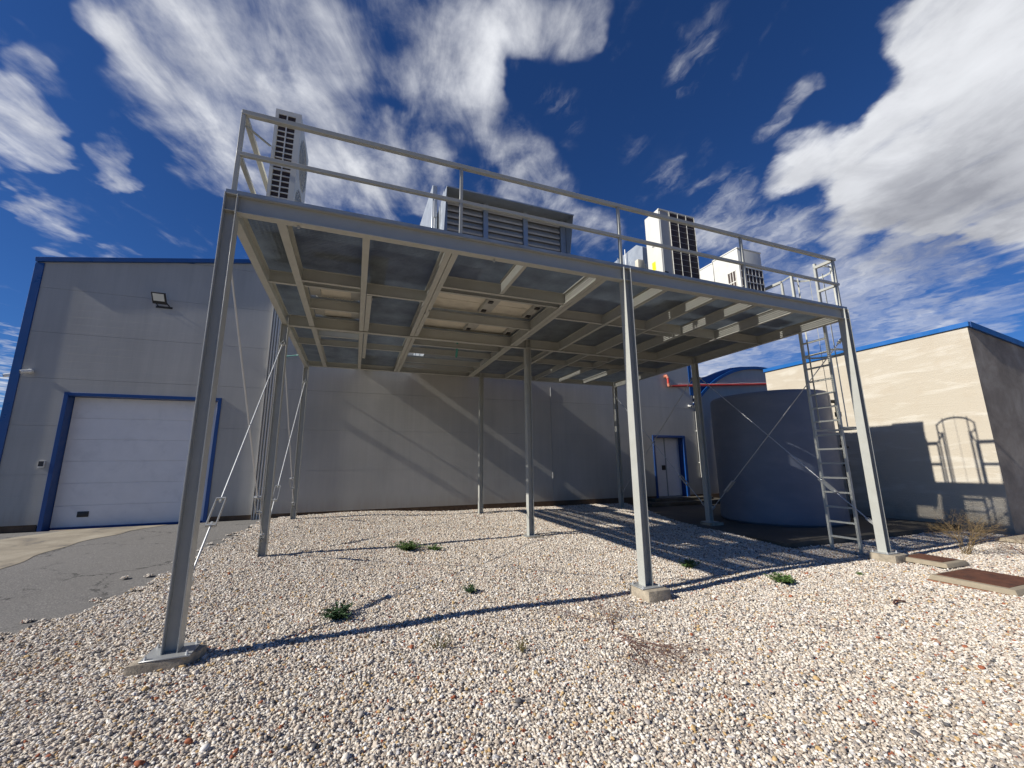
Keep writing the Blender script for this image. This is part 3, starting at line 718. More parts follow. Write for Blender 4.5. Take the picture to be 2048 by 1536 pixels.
# ------------------------------------------------------------ main factory building
WY = 9.30; X0, X1 = -6.99, 15.86; PX = 4.43
def roofz(x): return 7.30+.165*(min(x, 2*PX-x)-X0)
fac = thing('factory_building', (0, WY, 0), 'long grey panelled industrial building with blue trim behind the platform', 'building')
GD = (-5.80, -2.41, .10, 3.56); SD = (13.52, 15.06, .20, 2.68)
GW = (GD[0]-.05, GD[1]+.05, .0, GD[3]+.05); SW = (SD[0]-.05, SD[1]+.06, .0, SD[3]+.05)
# wall as rows of sandwich panels with recessed joints
zj = [.22]+[.22+1.262*k for k in range(1, 9)]
zj = [.26, 1.483, 2.746, 4.01, 5.273, 6.536, 7.80, 9.06, 10.3]
wall = MB()
def wall_row(z0_, z1_):
    # split around the openings
    segs = [(X0, X1)]
    pieces = []
    zs = sorted({z0_, z1_}|{z for z in (GW[3], SW[3]) if z0_ < z < z1_})
    for a, b in zip(zs[:-1], zs[1:]):
        sg = [(X0, X1)]
        for (u0, u1, w0, w1) in (GW, SW):
            if a >= w0-1e-6 and b <= w1+1e-6:
                sg = [q for s0, s1 in sg for q in ((s0, min(s1, u0)), (max(s0, u1), s1)) if q[1]-q[0] > 1e-3]
        for s0, s1 in sg: pieces.append((s0, s1, a, b))
    return pieces
for k in range(len(zj)-1):
    a, b = zj[k]+.0025, zj[k+1]-.0025
    if k == 0: a = .24
    for (s0, s1, p, q_) in wall_row(a, b):
        # roof clip
        if roofz(s0) >= q_ and roofz(s1) >= q_ and q_ < 7.2: wall.box(s0, s1, WY, WY+.08, p, q_)
        else:
            pts = []
            zr = lambda x: min(q_, roofz(x)-.02)
            N_ = 40; xs_ = sorted(set(list(np.linspace(s0, s1, N_))+[PX]))
            low = [x for x in xs_ if zr(x) > p]
            if len(low) < 2: continue
            poly = [(x, zr(x)) for x in low]+[(low[-1], p), (low[0], p)]
            n = len(poly)
            wall._add([(x, WY, z) for x, z in poly]+[(x, WY+.08, z) for x, z in poly], [tuple(range(n)), tuple(range(n, 2*n))[::-1]]+[(i, (i+1) % n, n+(i+1) % n, n+i) for i in range(n)])
wall.build('wall', panel, fac)
bk = MB()    # dark backing seen in the joints, body of the building behind
for (s0, s1, p, q_) in [(X0+.05, GW[0]-.0, .2, 7.2), (GW[1], SW[0], .2, 7.2), (GW[0], GW[1], GW[3], 7.2), (SW[0], SW[1], SW[3], 6.9), (SW[1], X1-.05, .2, 6.9)]:
    bk.box(s0, s1, WY+.03, WY+.2, p, q_)
bk.box(X0+.04, X0+.2, WY+.2, WY+25, .1, 7.1); bk.box(X1-.2, X1-.04, WY+.2, WY+25, .1, 7.1)
bk.build('wall_lining', ac_grey, fac)
rf = MB()
poly = [(X0-.05, roofz(X0)-.05), (PX, roofz(PX)-.04), (X1+.05, roofz(X0)-.05), (X1+.05, roofz(X0)-.13), (PX, roofz(PX)-.12), (X0-.05, roofz(X0)-.13)]
rf._add([(x, WY+.03, z) for x, z in poly]+[(x, WY+25, z) for x, z in poly], [tuple(range(6)), tuple(range(6, 12))[::-1]]+[(i, (i+1) % 6, 6+(i+1) % 6, 6+i) for i in range(6)])
rf.build('roof', galv_sheet, fac)
tr = MB()
tr.bar((X0-.04, WY-.02, roofz(X0)+.0), (PX+.0, WY-.02, roofz(PX)), .12, .13, (0, 0, 1)); tr.bar((PX, WY-.02, roofz(PX)), (X1+.04, WY-.02, roofz(X0)), .12, .13, (0, 0, 1))
tr.build('roof_trim', blue, fac, bevel=.006, seg=1)
tr = MB(); tr.box(X0-.05, X0+.14, WY-.03, WY+.10, .1, roofz(X0)-.07); tr.build('corner_trim', blue, fac, bevel=.006, seg=1)
tr = MB(); tr.box(X1-.13, X1+.05, WY-.03, WY+.10, 4.62, roofz(X0)-.07); tr.build('corner_trim', blue, fac, bevel=.006, seg=1)
tr = MB(); tr.box(X0+.02, GD[0]-.14, WY+.012, WY+.14, -.2, .236); tr.box(GD[1]+.14, SD[0]-.1, WY+.012, WY+.14, -.2, .236); tr.box(SD[1]+.1, X1+6, WY+.012, WY+.14, -.2, .236)
tr.build('plinth', plinth_m, fac)
# sectional door
dr = thing('sectional_door', (0, 0, 0), None, None); dr.parent = fac; dr.location = (GD[0]+1.7, .25, 0)
del_ = [k for k in ('label', 'category') if k in dr.keys()]
for k in del_: del dr[k]
zs_ = np.linspace(GD[2]-.02, GD[3], 7)
pm = MB()
for a, b in zip(zs_[:-1], zs_[1:]): pm.box(GD[0]+.01, GD[1]-.01, WY+.25, WY+.29, a+.004, b-.004)
pm.box(GD[0]+.01, GD[1]-.01, WY+.262, WY+.30, zs_[0], zs_[-1])
pm.build('door_panels', door_white, dr, bevel=.004, seg=1)
pm = MB(); pm.box(-5.29, -5.05, WY+.232, WY+.252, .36, .505); wn = pm.build('door_window', black, dr, bevel=.012, seg=2)
pm = MB(); pm.box(GD[0]+.01, GD[1]-.01, WY+.235, WY+.262, .06, .12); pm.build('bottom_seal', blue_deep, dr)
pm = MB(); t_ = .095
pm.box(GD[0]-t_, GD[0]+.0, WY-.03, WY+.30, .02, GD[3]+.09); pm.box(GD[1]+.0, GD[1]+t_, WY-.03, WY+.30, .02, GD[3]+.09); pm.box(GD[0], GD[1], WY-.03, WY+.30, GD[3]+.0, GD[3]+.09)
pm.build('door_frame', blue_deep, dr, bevel=.004, seg=1)
# side door with two leaves
sd = bpy.data.objects.new('side_door', None); COL.objects.link(sd); sd.parent = fac; sd.location = (14.3, .2, 0)
pm = MB(); t_ = .10
pm.box(SD[0]-t_, SD[0], WY-.03, WY+.34, .16, SD[3]+.1); pm.box(SD[1], SD[1]+t_+.03, WY-.03, WY+.34, .16, SD[3]+.1); pm.box(SD[0], SD[1], WY-.03, WY+.34, SD[3], SD[3]+.1)
pm.build('door_frame', blue_deep, sd, bevel=.004, seg=1)
mid = (SD[0]+SD[1])/2-.02
for a, b in ((SD[0]+.005, mid-.02), (mid+.02, SD[1]-.005)):
    MB().box(a, b, WY+.28, WY+.32, .20, SD[3]-.005).build('door_leaf', door_white, sd, bevel=.004, seg=1)
MB().box(mid-.022, mid+.022, WY+.262, WY+.31, .2, SD[3]-.005).build('door_post', ac_grey, sd)
MB().box(mid-.23, mid-.04, WY+.255, WY+.279, 1.30, 1.50).build('door_lock', black, sd, bevel=.006, seg=1)
pm = MB(); pm.tube((15.93, WY-.06, .95), (15.93, WY-.06, 4.6), .045, 10)
for z in (1.6, 3.0, 4.3): pm.box(15.87, 15.99, WY-.07, WY+.0, z-.02, z+.02)
pm.build('downpipe', pvc, fac, smooth=True)

# ------------------------------------------------------------ arched building
arch = thing('arched_building', (20.5, WY+.05, 0), 'grey building with a curved blue roof edge beyond the tank', 'building')
cx_, Rr, zt_ = 20.4, 6.0, 6.22
def az(x):
    d = abs(x-cx_); return zt_-Rr+math.sqrt(max(Rr*Rr-d*d, .01)) if d < 4.6 else zt_-Rr+math.sqrt(Rr*Rr-4.6**2)-(d-4.6)*1.1
xs_ = np.linspace(15.88, 25.2, 40); poly = [(x, az(x)) for x in xs_]+[(25.2, -.2), (15.88, -.2)]; n = len(poly)
mb = MB(); mb._add([(x, WY+.04, z) for x, z in poly]+[(x, WY+.2, z) for x, z in poly], [tuple(range(n)), tuple(range(n, 2*n))[::-1]]+[(i, (i+1) % n, n+(i+1) % n, n+i) for i in range(n)])
mb.build('wall', panel, arch)
mb = MB(); mb.arcband([Vector((x, WY-.0, az(x)+.02)) for x in xs_], .14, .13, (0, 0, 1)); mb.build('arch_trim', blue, arch)
up_ = [(15.9,4.75),(15.9,5.44),(16.4,5.50),(17.0,5.62),(17.4,5.75),(18.0,5.98),(18.5,6.14),(19.2,6.25),(20.2,6.33)]; poly = up_+[(x, az(x)) for x in np.linspace(20.2, 16.0, 14)]; n = len(poly)
mb = MB(); mb._add([(x, WY+.06, z) for x, z in poly]+[(x, WY+.5, z) for x, z in poly], [tuple(range(n)), tuple(range(n, 2*n))[::-1]]+[(i, (i+1) % n, n+(i+1) % n, n+i) for i in range(n)])
mb.build('gutter_panel', blue_deep, arch)
mb = MB(); 
for a, b in zip(xs_[:-1], xs_[1:]): mb._add([(a, WY+.05, az(a)+.01), (b, WY+.05, az(b)+.01), (b, WY+9, az(b)+.01), (a, WY+9, az(a)+.01)], [(0,1,2,3)])
mb.build('roof', galv_sheet, arch)

# ------------------------------------------------------------ cream building on the right
cb = thing('rendered_building', (16.6, .3, 0), 'cream rendered building, shade coloured into its front, with a blue roof edge at the right', 'building')
CX, CY0, CY1 = 16.6, .32, 6.18
def ctop(x): return 5.10-.115*(x-CX)
mb = MB(); XE = 30
mb._add([(CX,CY0,-.4),(CX,CY1,-.4),(CX,CY1,ctop(CX)),(CX,CY0,ctop(CX))], [(0,1,2,3)])
mb.build('side_wall', stucco, cb)
mb = MB(); mb._add([(CX,CY0,-.4),(XE,CY0,-.4),(XE,CY0,ctop(XE)),(CX,CY0,ctop(CX)),(XE,CY1,-.4),(XE,CY1,ctop(XE)),(CX,CY1,-.4),(CX,CY1,ctop(CX))], [(0,1,2,3),(1,4,5,2),(4,6,7,5),(3,2,5,7)])
mb.build('front_wall', stucco_shaded, cb)
mb = MB(); mb.box(CX-.05, CX+.06, CY0-.05, CY1+.04, ctop(CX)+.0, ctop(CX)+.13)
mb.build('roof_trim', blue_light, cb, bevel=.006, seg=1)
mb = MB(); mb.bar((CX+.06, CY0-.0, ctop(CX)+.06), (XE, CY0-.0, ctop(XE)+.06), .12, .16); mb.build('roof_trim', blue, cb)

# ------------------------------------------------------------ water tank
tk = thing('water_tank', (13.5, 3.95, -.085), 'large round blue-grey plastic water tank on the damp slab', 'tank')
prof = [(0,-.085),(1.54,-.085),(1.60,-.03),(1.615,.06),(1.60,.25),(1.60,.27),(1.595,1.0),(1.60,2.0),(1.595,3.45),(1.585,3.53),(1.55,3.58),(1.48,3.60),(.8,3.63),(0,3.65)]
mb = MB(); ns = 96; vs = []; fs = []
for (r_, z) in prof[1:-1]:
    for i in range(ns): a = 2*math.pi*i/ns; vs.append((13.5+r_*math.cos(a), 3.95+r_*math.sin(a), z))
for j in range(len(prof)-3):
    for i in range(ns): fs.append((j*ns+i, j*ns+(i+1) % ns, (j+1)*ns+(i+1) % ns, (j+1)*ns+i))
vs.append((13.5, 3.95, 3.65)); L_ = len(vs)-1; k = (len(prof)-3)*ns
for i in range(ns): fs.append((k+i, k+(i+1) % ns, L_))
mb._add(vs, fs); mb.build('tank_body', tank_m, tk, smooth=True)
bp_ = thing('drain_pipe', (15.3, 3.3, 0), 'black plastic pipe with valves running down beside the tank', 'pipe')
mb = MB(); mb.path([(14.7, 3.2, 3.42), (15.35, 3.05, 3.42), (15.35, 3.05, .1), (15.35, 3.05, -.08)], .055, 12); mb.build('pipe', rubber, bp_, smooth=True)
mb = MB()
for z in (2.95, 1.95, 1.45): mb.tube((15.35, 3.05, z), (15.35, 3.05, z+.14), .085, 12)
mb.box(15.2, 15.34, 2.9, 2.96, 1.98, 2.04); mb.build('valve', black, bp_, smooth=True)

# ------------------------------------------------------------ small things on the walls
fl = thing('floodlight', (-4.05, WY, 6.45), 'black floodlight on the grey wall above the big white door', 'floodlight')
c0 = Vector((-4.10, WY-.30, 6.46)); ax = Vector((1, 0, 0)); nn = Vector((-.05, -.80, -.60)).normalized(); ax = (ax-nn*ax.dot(nn)).normalized(); upv = ax.cross(nn).normalized()
if upv.z < 0: upv = -upv
def slab3(mb, c, a, b, h, nz_, th): 
    c = Vector(c); P = [c-a*b/2*1-h[0]*h[1]/2, c+a*b/2-h[0]*h[1]/2, c+a*b/2+h[0]*h[1]/2, c-a*b/2+h[0]*h[1]/2]
    mb._add([tuple(p) for p in P]+[tuple(p+nz_*th) for p in P], [(0,1,2,3),(7,6,5,4),(0,4,5,1),(1,5,6,2),(2,6,7,3),(3,7,4,0)])
mb = MB(); slab3(mb, c0, ax, .34, (upv, .34), -nn, .05); mb.build('lamp_housing', black, fl, bevel=.008)
mb = MB(); slab3(mb, c0+nn*.004+upv*.035, ax, .27, (upv, .22), -nn, .003); mb.build('lamp_glass', glassm, fl)
mb = MB(); mb.bar(c0-ax*.14-upv*.1-nn*.05, Vector((-4.18, WY, 6.3)), .03, .01); mb.bar(c0+ax*.14-upv*.1-nn*.05, Vector((-3.9, WY, 6.3)), .03, .01); mb.box(-4.25, -3.85, WY-.012, WY, 6.27, 6.33); mb.build('bracket', black, fl)
def camera_unit(loc, d, label, sc=1.0):
    t_ = thing('security_camera', loc, label, 'camera', 'security cameras on the grey building')
    L0 = Vector(loc); d = Vector(d).normalized()
    mb = MB(); mb.tube(L0, L0+Vector((0, -.05, 0)), .055*sc, 14); mb.ball(L0+Vector((0, -.07, -.01)), .04*sc); mb.build('mount', white_pt, t_, smooth=True)
    a = L0+Vector((0, -.10, -.02)); mb = MB(); mb.tube(a-d*.06, a+d*.12*sc, .04*sc, 14); mb.build('camera_body', white_pt, t_, smooth=True)
    mb = MB(); mb.tube(a+d*.12*sc, a+d*.127*sc, .032*sc, 12); mb.build('lens', black, t_)
camera_unit((-6.66, WY, 4.17), (-.75, -.6, -.25), 'white security camera on the grey wall beside the blue corner trim', 1.15)
camera_unit((-7.16, WY+.35, 4.12), (-.9, -.3, -.3), 'white security camera sticking out past the left corner of the building', 1.2)
camera_unit((15.60, WY, 4.13), (-.5, -.8, -.25), 'white security camera on the wall left of the white downpipe', 1.0)
kp = thing('keypad', (-6.05, WY, 1.74), 'small black and white door keypad left of the big door', 'keypad')
MB().box(-6.115, -6.0, WY-.04, WY, 1.66, 1.83).build('keypad_case', white_pt, kp, bevel=.006)
MB().box(-6.112, -6.012, WY-.046, WY-.04, 1.69, 1.826).build('keypad_screen', black, kp)
fp = thing('fire_pipe', (14.4, WY, 5.0), 'red fire pipe running along the wall above the tank', 'pipe')
mb = MB(); mb.tube((14.40, WY-.15, 5.32), (14.40, WY-.15, 5.08), .05, 14); mb.tube((14.55, WY-.15, 4.965), (21.0, WY-.15, 5.44), .05, 14); mb.build('pipe', red, fp, smooth=True)
mb = MB(); mb.path([(14.40, WY+.0, 5.42), (14.36, WY-.12, 5.42), (14.40, WY-.15, 5.32)], .062, 12); mb.path([(14.40, WY-.15, 5.08), (14.42, WY-.15, 4.97), (14.56, WY-.15, 4.965)], .062, 12); mb.tube((14.40, WY, 5.42), (14.40, WY-.02, 5.42), .09, 14)
mb.build('elbow', red_pale, fp, smooth=True)
mb = MB(); pts = [(14.5, WY-.12, 5.25), (14.56, WY-.12, 5.12), (14.7, WY-.14, 5.045)]+[(14.7+.35*i, WY-.15+.01*math.sin(i*2), 5.055+.0737*.35*i*.98+.012*math.sin(i*1.7)) for i in range(1, 18)]
mb.path(pts, .012, 6); mb.build('cable', pvc, fp)
cd = thing('cable_conduit', (-1.05, WY, 0), 'bundle of galvanised vertical conduits on the wall behind the second column', 'conduit')
for k in range(3):
    MB().tube((-1.16+k*.075, WY-.045, .1), (-1.16+k*.075, WY-.045, 6.9), .024, 10).build('conduit_pipe', conduit_m, cd, smooth=True)
mb = MB()
for z in (1, 2.4, 3.8, 5.2): mb.box(-1.2, -.97, WY-.02, WY, z-.015, z+.015)
mb.build('conduit_clip', galv, cd)
mb = MB(); mb.box(-1.215, -1.205, WY-.10, WY-.0, .1, 6.9); mb.build('tray_side', conduit_m, cd)
gp = MB().path([(-1.0, WY-.04, 5.02), (-.4, WY-.3, 5.07), (.4, WY-.9, 5.05), (.9, 7.4, 4.86)], .018, 8)
lone(gp, 'green_pipe', green_p, 'thin green pipe crossing from the wall to the platform', 'pipe', smooth=True)
dp2 = MB().tube((8.62, WY-.012, .25), (8.62, WY-.012, 4.6), .011, 8)
lone(dp2, 'wall_conduit', ac_grey, 'thin grey conduit on the wall behind the central column', 'conduit', smooth=True)

# ------------------------------------------------------------ machines on the platform
DK = ZT+.048
def feet(t_, x0, x1, y0, y1, z=DK):
    mb = MB()
    for y in (y0+.06, y1-.1): mb.box(x0-.02, x1+.02, y, y+.05, z, z+.06)
    mb.build('foot_rail', galv_sheet, t_)
# 1: narrow two-fan unit at the left corner
a1 = thing('condenser_unit', (.33, 1.1, DK), 'tall narrow white condenser with a two-column grille at the left corner of the platform', 'air conditioner', 'outdoor condensers on the platform')
x0, x1, y0, y1, z0, z1 = .175, .50, .66, 1.62, DK+.06, 6.60
feet(a1, x0, x1, y0, y1)
mb = MB(); mb.box(x0, x1, y0+.02, y1, z0, z1); body = mb.build('casing', ac_white, a1, bevel=.012)
mb = MB(); mb.box(x0+.045, x1-.075, y0+.012, y0+.019, z0+.05, z1-.05); mb.build('coil', coil, a1)
gr = MB(); fx0, fx1 = x0+.04, x1-.07
gr.box(x0, fx0, y0, y0+.02, z0, z1); gr.box(fx1, x1-.0, y0, y0+.02, z0, z1)
gr.box(fx0, fx1, y0, y0+.02, z1-.075, z1); gr.box(fx0, fx1, y0, y0+.02, z0, z0+.03)
zz = z1-.075; rows = [.075]+[.085]*1+[.09]*7
def grid_rows(gr, zt, hgts, gap, fx0, fx1, y0, bar=.012):
    z = zt
    for h_ in hgts:
        z -= h_; gr.box(fx0, fx1, y0+.001, y0+.018, z-gap, z); z -= gap
    return z
z = grid_rows(gr, z1-.075, [.075], .03, fx0, fx1, y0); z = grid_rows(gr, z, [.068]*8, .016, fx0, fx1, y0); gr.box(fx0, fx1, y0+.001, y0+.018, z-.05, z); z -= .05
z = grid_rows(gr, z, [.03], .03, fx0, fx1, y0); z = grid_rows(gr, z, [.068]*9, .016, fx0, fx1, y0)
xm = (fx0+fx1)/2; gr.box(xm-.008, xm+.008, y0+.0, y0+.0195, z0, z1-.075)
gr.build('front_grille', ac_white, a1)
mb = MB()
for zc_ in (z0+.45, z0+1.28):
    for r_ in (.08, .14, .2, .26, .32, .36):
        pts = [Vector((x1+.035-.03*(r_/.36)**2, (y0+y1)/2+r_*math.cos(R(a)), zc_+r_*math.sin(R(a)))) for a in range(0, 361, 18)]
        mb.arcband(pts, .006, .006, (1, 0, 0))
    for a in range(0, 360, 30):
        mb.bar((x1+.035, (y0+y1)/2, zc_), (x1+.005, (y0+y1)/2+.37*math.cos(R(a)), zc_+.37*math.sin(R(a))), .006, .006)
mb.build('fan_guard', ac_white, a1)
mb = MB()
for zc_ in (z0+.45, z0+1.28): mb.tube((x1+.001, (y0+y1)/2, zc_), (x1+.004, (y0+y1)/2, zc_), .36, 28)
mb.build('fan_opening', ac_grey, a1)
# 2: tall unit with dark coil right of the middle column
a2 = thing('condenser_unit', (7.4, 1.0, DK), 'tall white condenser with a dark coil face and yellow sticker right of the middle column', 'air conditioner', 'outdoor condensers on the platform')
x0, x1, y0, y1, z0, z1 = 6.93, 7.86, .76, 1.19, DK+.06, 6.66
feet(a2, x0, x1, y0, y1)
mb = MB(); mb.box(x0, x1, y0+.015, y1, z0, z1); mb.build('casing', ac_white, a2, bevel=.018)
MB().box(x0+.03, x0+.245, y0+.004, y0+.016, z0+.03, z1-.04).build('service_panel', ac_grey, a2, bevel=.004, seg=1)
MB().box(x0+.26, x1-.015, y0+.004, y0+.0145, z0+.02, z1-.03).build('coil', coil, a2)
gr = MB()
for k in range(4): xx = x0+.26+k*(x1-.02-x0-.26)/3; gr.box(xx-.0035, xx+.0035, y0-.012, y0+.002, z0+.0, z1-.03)
for k in range(15): zz = z0+.05+k*(z1-z0-.1)/14; gr.box(x0+.26, x1-.01, y0-.008, y0-.005, zz-.0016, zz+.0016)
gr.box(x0, x1, y0-.004, y0+.02, z1-.03, z1); gr.build('coil_guard', ac_white, a2)
MB().box(x0-.003, x0, y0+.20, y0+.30, 5.42, 5.60).build('sticker', yellow, a2)
MB().box(x0-.012, x0-.0, y0+.15, y0+.25, 5.92, 5.945).build('handle', ac_grey, a2)
MB().box(x0+.03, x0+.12, y0-.002, y0+.006, 5.24, 5.30).build('pipe_hole', dark, a2)
jb = thing('junction_box', (7.02, 1.5, 5.6), 'small cream electrical box with cables beside the pale duct and the dark-coiled condenser', 'junction box')
MB().box(6.86, 7.03, 1.40, 1.50, 5.62, 5.86).build('box', beige, jb, bevel=.006)
mb = MB()
for k in range(3): mb.path([(7.03, 1.45, 5.66+k*.07), (7.08+k*.015, 1.45, 5.66+k*.07), (7.10+k*.02, 1.45, 5.5), (7.1+k*.02, 1.46, DK)], .012, 6)
mb.box(6.92, 6.98, 1.5, 1.55, DK, 5.7); mb.build('cable', white_pt, jb)
# 3, 4: the pair at the right
def vrf(x0, x1, y0, y1, z1, label, grille=True):
    t_ = thing('condenser_unit', ((x0+x1)/2, (y0+y1)/2, DK), label, 'air conditioner', 'outdoor condensers on the platform')
    z0 = DK+.06; feet(t_, x0, x1, y0, y1)
    MB().box(x0, x1, y0+.012, y1, z0, z1-.03).build('casing', ac_white, t_, bevel=.014)
    MB().box(x0-.012, x1+.012, y0, y1+.01, z1-.035, z1).build('top_lid', ac_white, t_, bevel=.008)
    # front coil
    gx0, gx1, gz0, gz1 = x0+.16, x1-.03, z0+.08, z1-.5
    MB().box(gx0, gx1, y0+.006, y0+.0115, gz0, gz1).build('coil', coil, t_)
    g_ = MB(); nx_, nz_ = 5, 7
    for k in range(nx_+1): xx = gx0+k*(gx1-gx0)/nx_; g_.box(xx-.009, xx+.009, y0-.006, y0+.006, gz0, gz1)
    for k in range(nz_+1): zz = gz0+k*(gz1-gz0)/nz_; g_.box(gx0-.009, gx1+.009, y0-.009, y0+.008, zz-.009, zz+.009)
    g_.build('front_grille', ac_white, t_)
    g2 = MB(); sx0, sx1 = x0+.05, x0+.11
    MB().box(sx0, sx1, y0+.004, y0+.0115, gz0, gz1+.1).build('coil', coil, t_)
    for k in range(8): zz = gz0+k*(gz1+.1-gz0)/7; g2.box(sx0-.01, sx1+.01, y0-.003, y0+.006, zz-.008, zz+.008)
    # side grille towards the left
    ya, yb = y0+.12, y0+.34
    MB().box(x0-.004, x0+.001, ya, yb, z0+.2, z1-.55).build('coil', coil, t_)
    for k in range(5): zz = z0+.2+k*(z1-.55-z0-.2)/4; g2.box(x0-.012, x0-.003, ya-.012, yb+.012, zz-.012, zz+.012)
    for k in range(4): yy = ya+k*(yb-ya)/3; g2.box(x0-.010, x0-.004, yy-.009, yy+.009, z0+.2, z1-.55)
    g2.build('side_grille', ac_white, t_)
    return t_
vrf(9.78, 10.56, 1.37, 2.10, 6.68, 'white condenser with a square-meshed grille nearest the ladder')
vrf(9.78, 10.56, 2.105, 2.93, 6.64, 'white condenser directly behind the one nearest the ladder')
vrf(9.78, 10.56, 2.94, 3.64, 6.50, 'unseen condenser added third in the row along the right edge for its shade')  # this and the next two stand unseen, added to shade tank and wall
vrf(9.78, 10.56, 3.72, 4.42, 6.50, 'unseen condenser added fourth in the row along the right edge for its shade')
vrf(9.78, 10.56, 4.50, 5.20, 6.50, 'unseen condenser added at the rear of the row along the right edge for its shade')
# 5: low unit whose beige base shows through the opening in the grating
a5 = thing('condenser_unit', (1.0, 3.2, DK), 'low condenser whose beige base shows through the opening near the left edge', 'air conditioner', 'outdoor condensers on the platform')
MB().box(.62, 1.38, 2.5, 3.96, DK+.089, 5.95).build('casing', ac_white, a5, bevel=.012)
MB().box(.66, 1.34, 2.05, 4.3, DK+.03, DK+.088).build('base_pan', beige, a5)
mb = MB()
for x in (.54, 1.26):
    for ya, yb in ((2.03, 2.9), (3.06, 3.98)): mb.box(x, x+.2, ya, yb, DK-.01, DK+.028)
mb.build('foot_rail', mount_m, a5)
# air handling unit with louvred hood
ah = thing('air_handling_unit', (3.9, 3.4, DK), 'large galvanised air handling unit with three louvre bays facing the front railing', 'air handling unit')
MB().box(2.72, 5.10, 1.62, 6.6, DK+.12, 6.40).build('casing', galv_sheet, ah, bevel=.01, seg=1)
mb = MB()
for y in (2.2, 2.95, 3.7, 4.5, 5.4): mb.box(2.70, 2.72, y-.02, y+.02, DK+.12, 6.41)
mb.build('casing_rib', galv, ah)
mb = MB(); 
for ya, yb in ((1.40, 2.36), (2.375, 3.32), (3.335, 4.6)): mb.box(2.66, 5.06, ya, yb, DK+.045, DK+.117)
mb.build('base_pan', beige, ah)
for x in (3.87, 4.87):
    for ya, yb in ((2.02, 2.72), (2.95, 3.95)):
        mb = MB(); mb.box(x-.14, x+.02, ya, yb, DK-.005, DK+.045); mb.box(x+.02, x+.15, ya, yb, DK+.02, DK+.045); mb.box(x-.14, x-.13, ya, yb, DK-.03, DK-.006)
        mb.build('support_rail', mount_m, ah)
        for y in (ya+.1, yb-.12):
            MB().box(x-.09, x+.0, y-.05, y+.05, DK-.03, DK-.006).build('rubber_mount', black, ah)
hd = MB()   # hood: side plates slope back towards the bottom, roof slopes forward
hy, hzt, hzb = 1.14, 6.36, 5.55
for x in (2.72, 5.20):
    P = [(hy, hzt), (hy+.03, hzt-.02), (1.42, 5.30), (1.46, 4.85), (1.62, 4.85), (1.62, 6.44)]
    n = 6; hd._add([(x, y, z) for y, z in P]+[(x+.006, y, z) for y, z in P], [tuple(range(n)), tuple(range(n, 2*n))[::-1]]+[(i, (i+1) % n, n+(i+1) % n, n+i) for i in range(n)])
hd._add([(2.72, hy, hzt), (5.206, hy, hzt), (5.206, 1.62, 6.44), (2.72, 1.62, 6.44), (2.72, hy, hzt+.006), (5.206, hy, hzt+.006), (5.206, 1.62, 6.446), (2.72, 1.62, 6.446)], [(3,2,1,0),(4,5,6,7),(0,1,5,4),(1,2,6,5),(2,3,7,6),(3,0,4,7)])
hd.box(2.72, 5.206, hy-.004, hy, hzt-.02, hzt+.004)
hood = hd.build('rain_hood', galv_sheet, ah)
lv = MB()
bx = [2.76, 3.50, 4.30, 5.10]
for a, b in zip(bx[:-1], bx[1:]):
    for k in range(12):
        z = 4.88+k*.128
        lv._add([(a+.035, 1.485, z), (b-.035, 1.485, z), (b-.035, 1.56, z+.15), (a+.035, 1.56, z+.15), (a+.035, 1.491, z-.003), (b-.035, 1.491, z-.003), (b-.035, 1.566, z+.147), (a+.035, 1.566, z+.147)], [(0,1,2,3),(7,6,5,4),(0,4,5,1),(2,6,7,3)])
        lv._add([(a+.035, 1.485, z), (b-.035, 1.485, z), (b-.035, 1.497, z-.03), (a+.035, 1.497, z-.03)], [(0,1,2,3)])
lv.build('louvre', louvre_m, ah)
mb = MB()
for x in (3.52, 4.32): mb.box(x-.045, x+.045, 1.462, 1.60, 4.85, 6.5)
mb.box(2.73, 2.80, 1.47, 1.6, 4.85, 6.5); mb.box(5.08, 5.19, 1.47, 1.6, 4.85, 6.5); mb.box(2.8, 5.08, 1.48, 1.6, 4.83, 4.9)
mb.build('louvre_frame', galv_sheet, ah)
mb = MB(); mb.box(2.80, 5.08, 1.60, 1.615, 4.9, 6.55); mb.build('filter', dark, ah)
mb = MB(); mb.tube((2.62, 1.75, DK), (2.62, 1.75, 6.55), .012, 8); mb.tube((2.60, 2.4, DK), (2.60, 2.4, 6.7), .010, 8); mb.box(2.6, 2.65, 1.72, 1.78, 6.1, 6.45); mb.build('threaded_rod', zinc_rod, ah)
mb = MB(); mb._add([(2.56,1.72,DK+.1),(2.69,1.72,DK+.1),(2.69,3.9,DK+.1),(2.56,3.9,DK+.1),(2.60,1.95,6.92),(2.69,1.95,6.92),(2.69,3.9,6.95),(2.56,3.9,6.95)], [(0,3,2,1),(4,5,6,7),(0,1,5,4),(1,2,6,5),(2,3,7,6),(3,0,4,7)])
mb.build('side_duct', galv_sheet, ah, bevel=.01, seg=1)
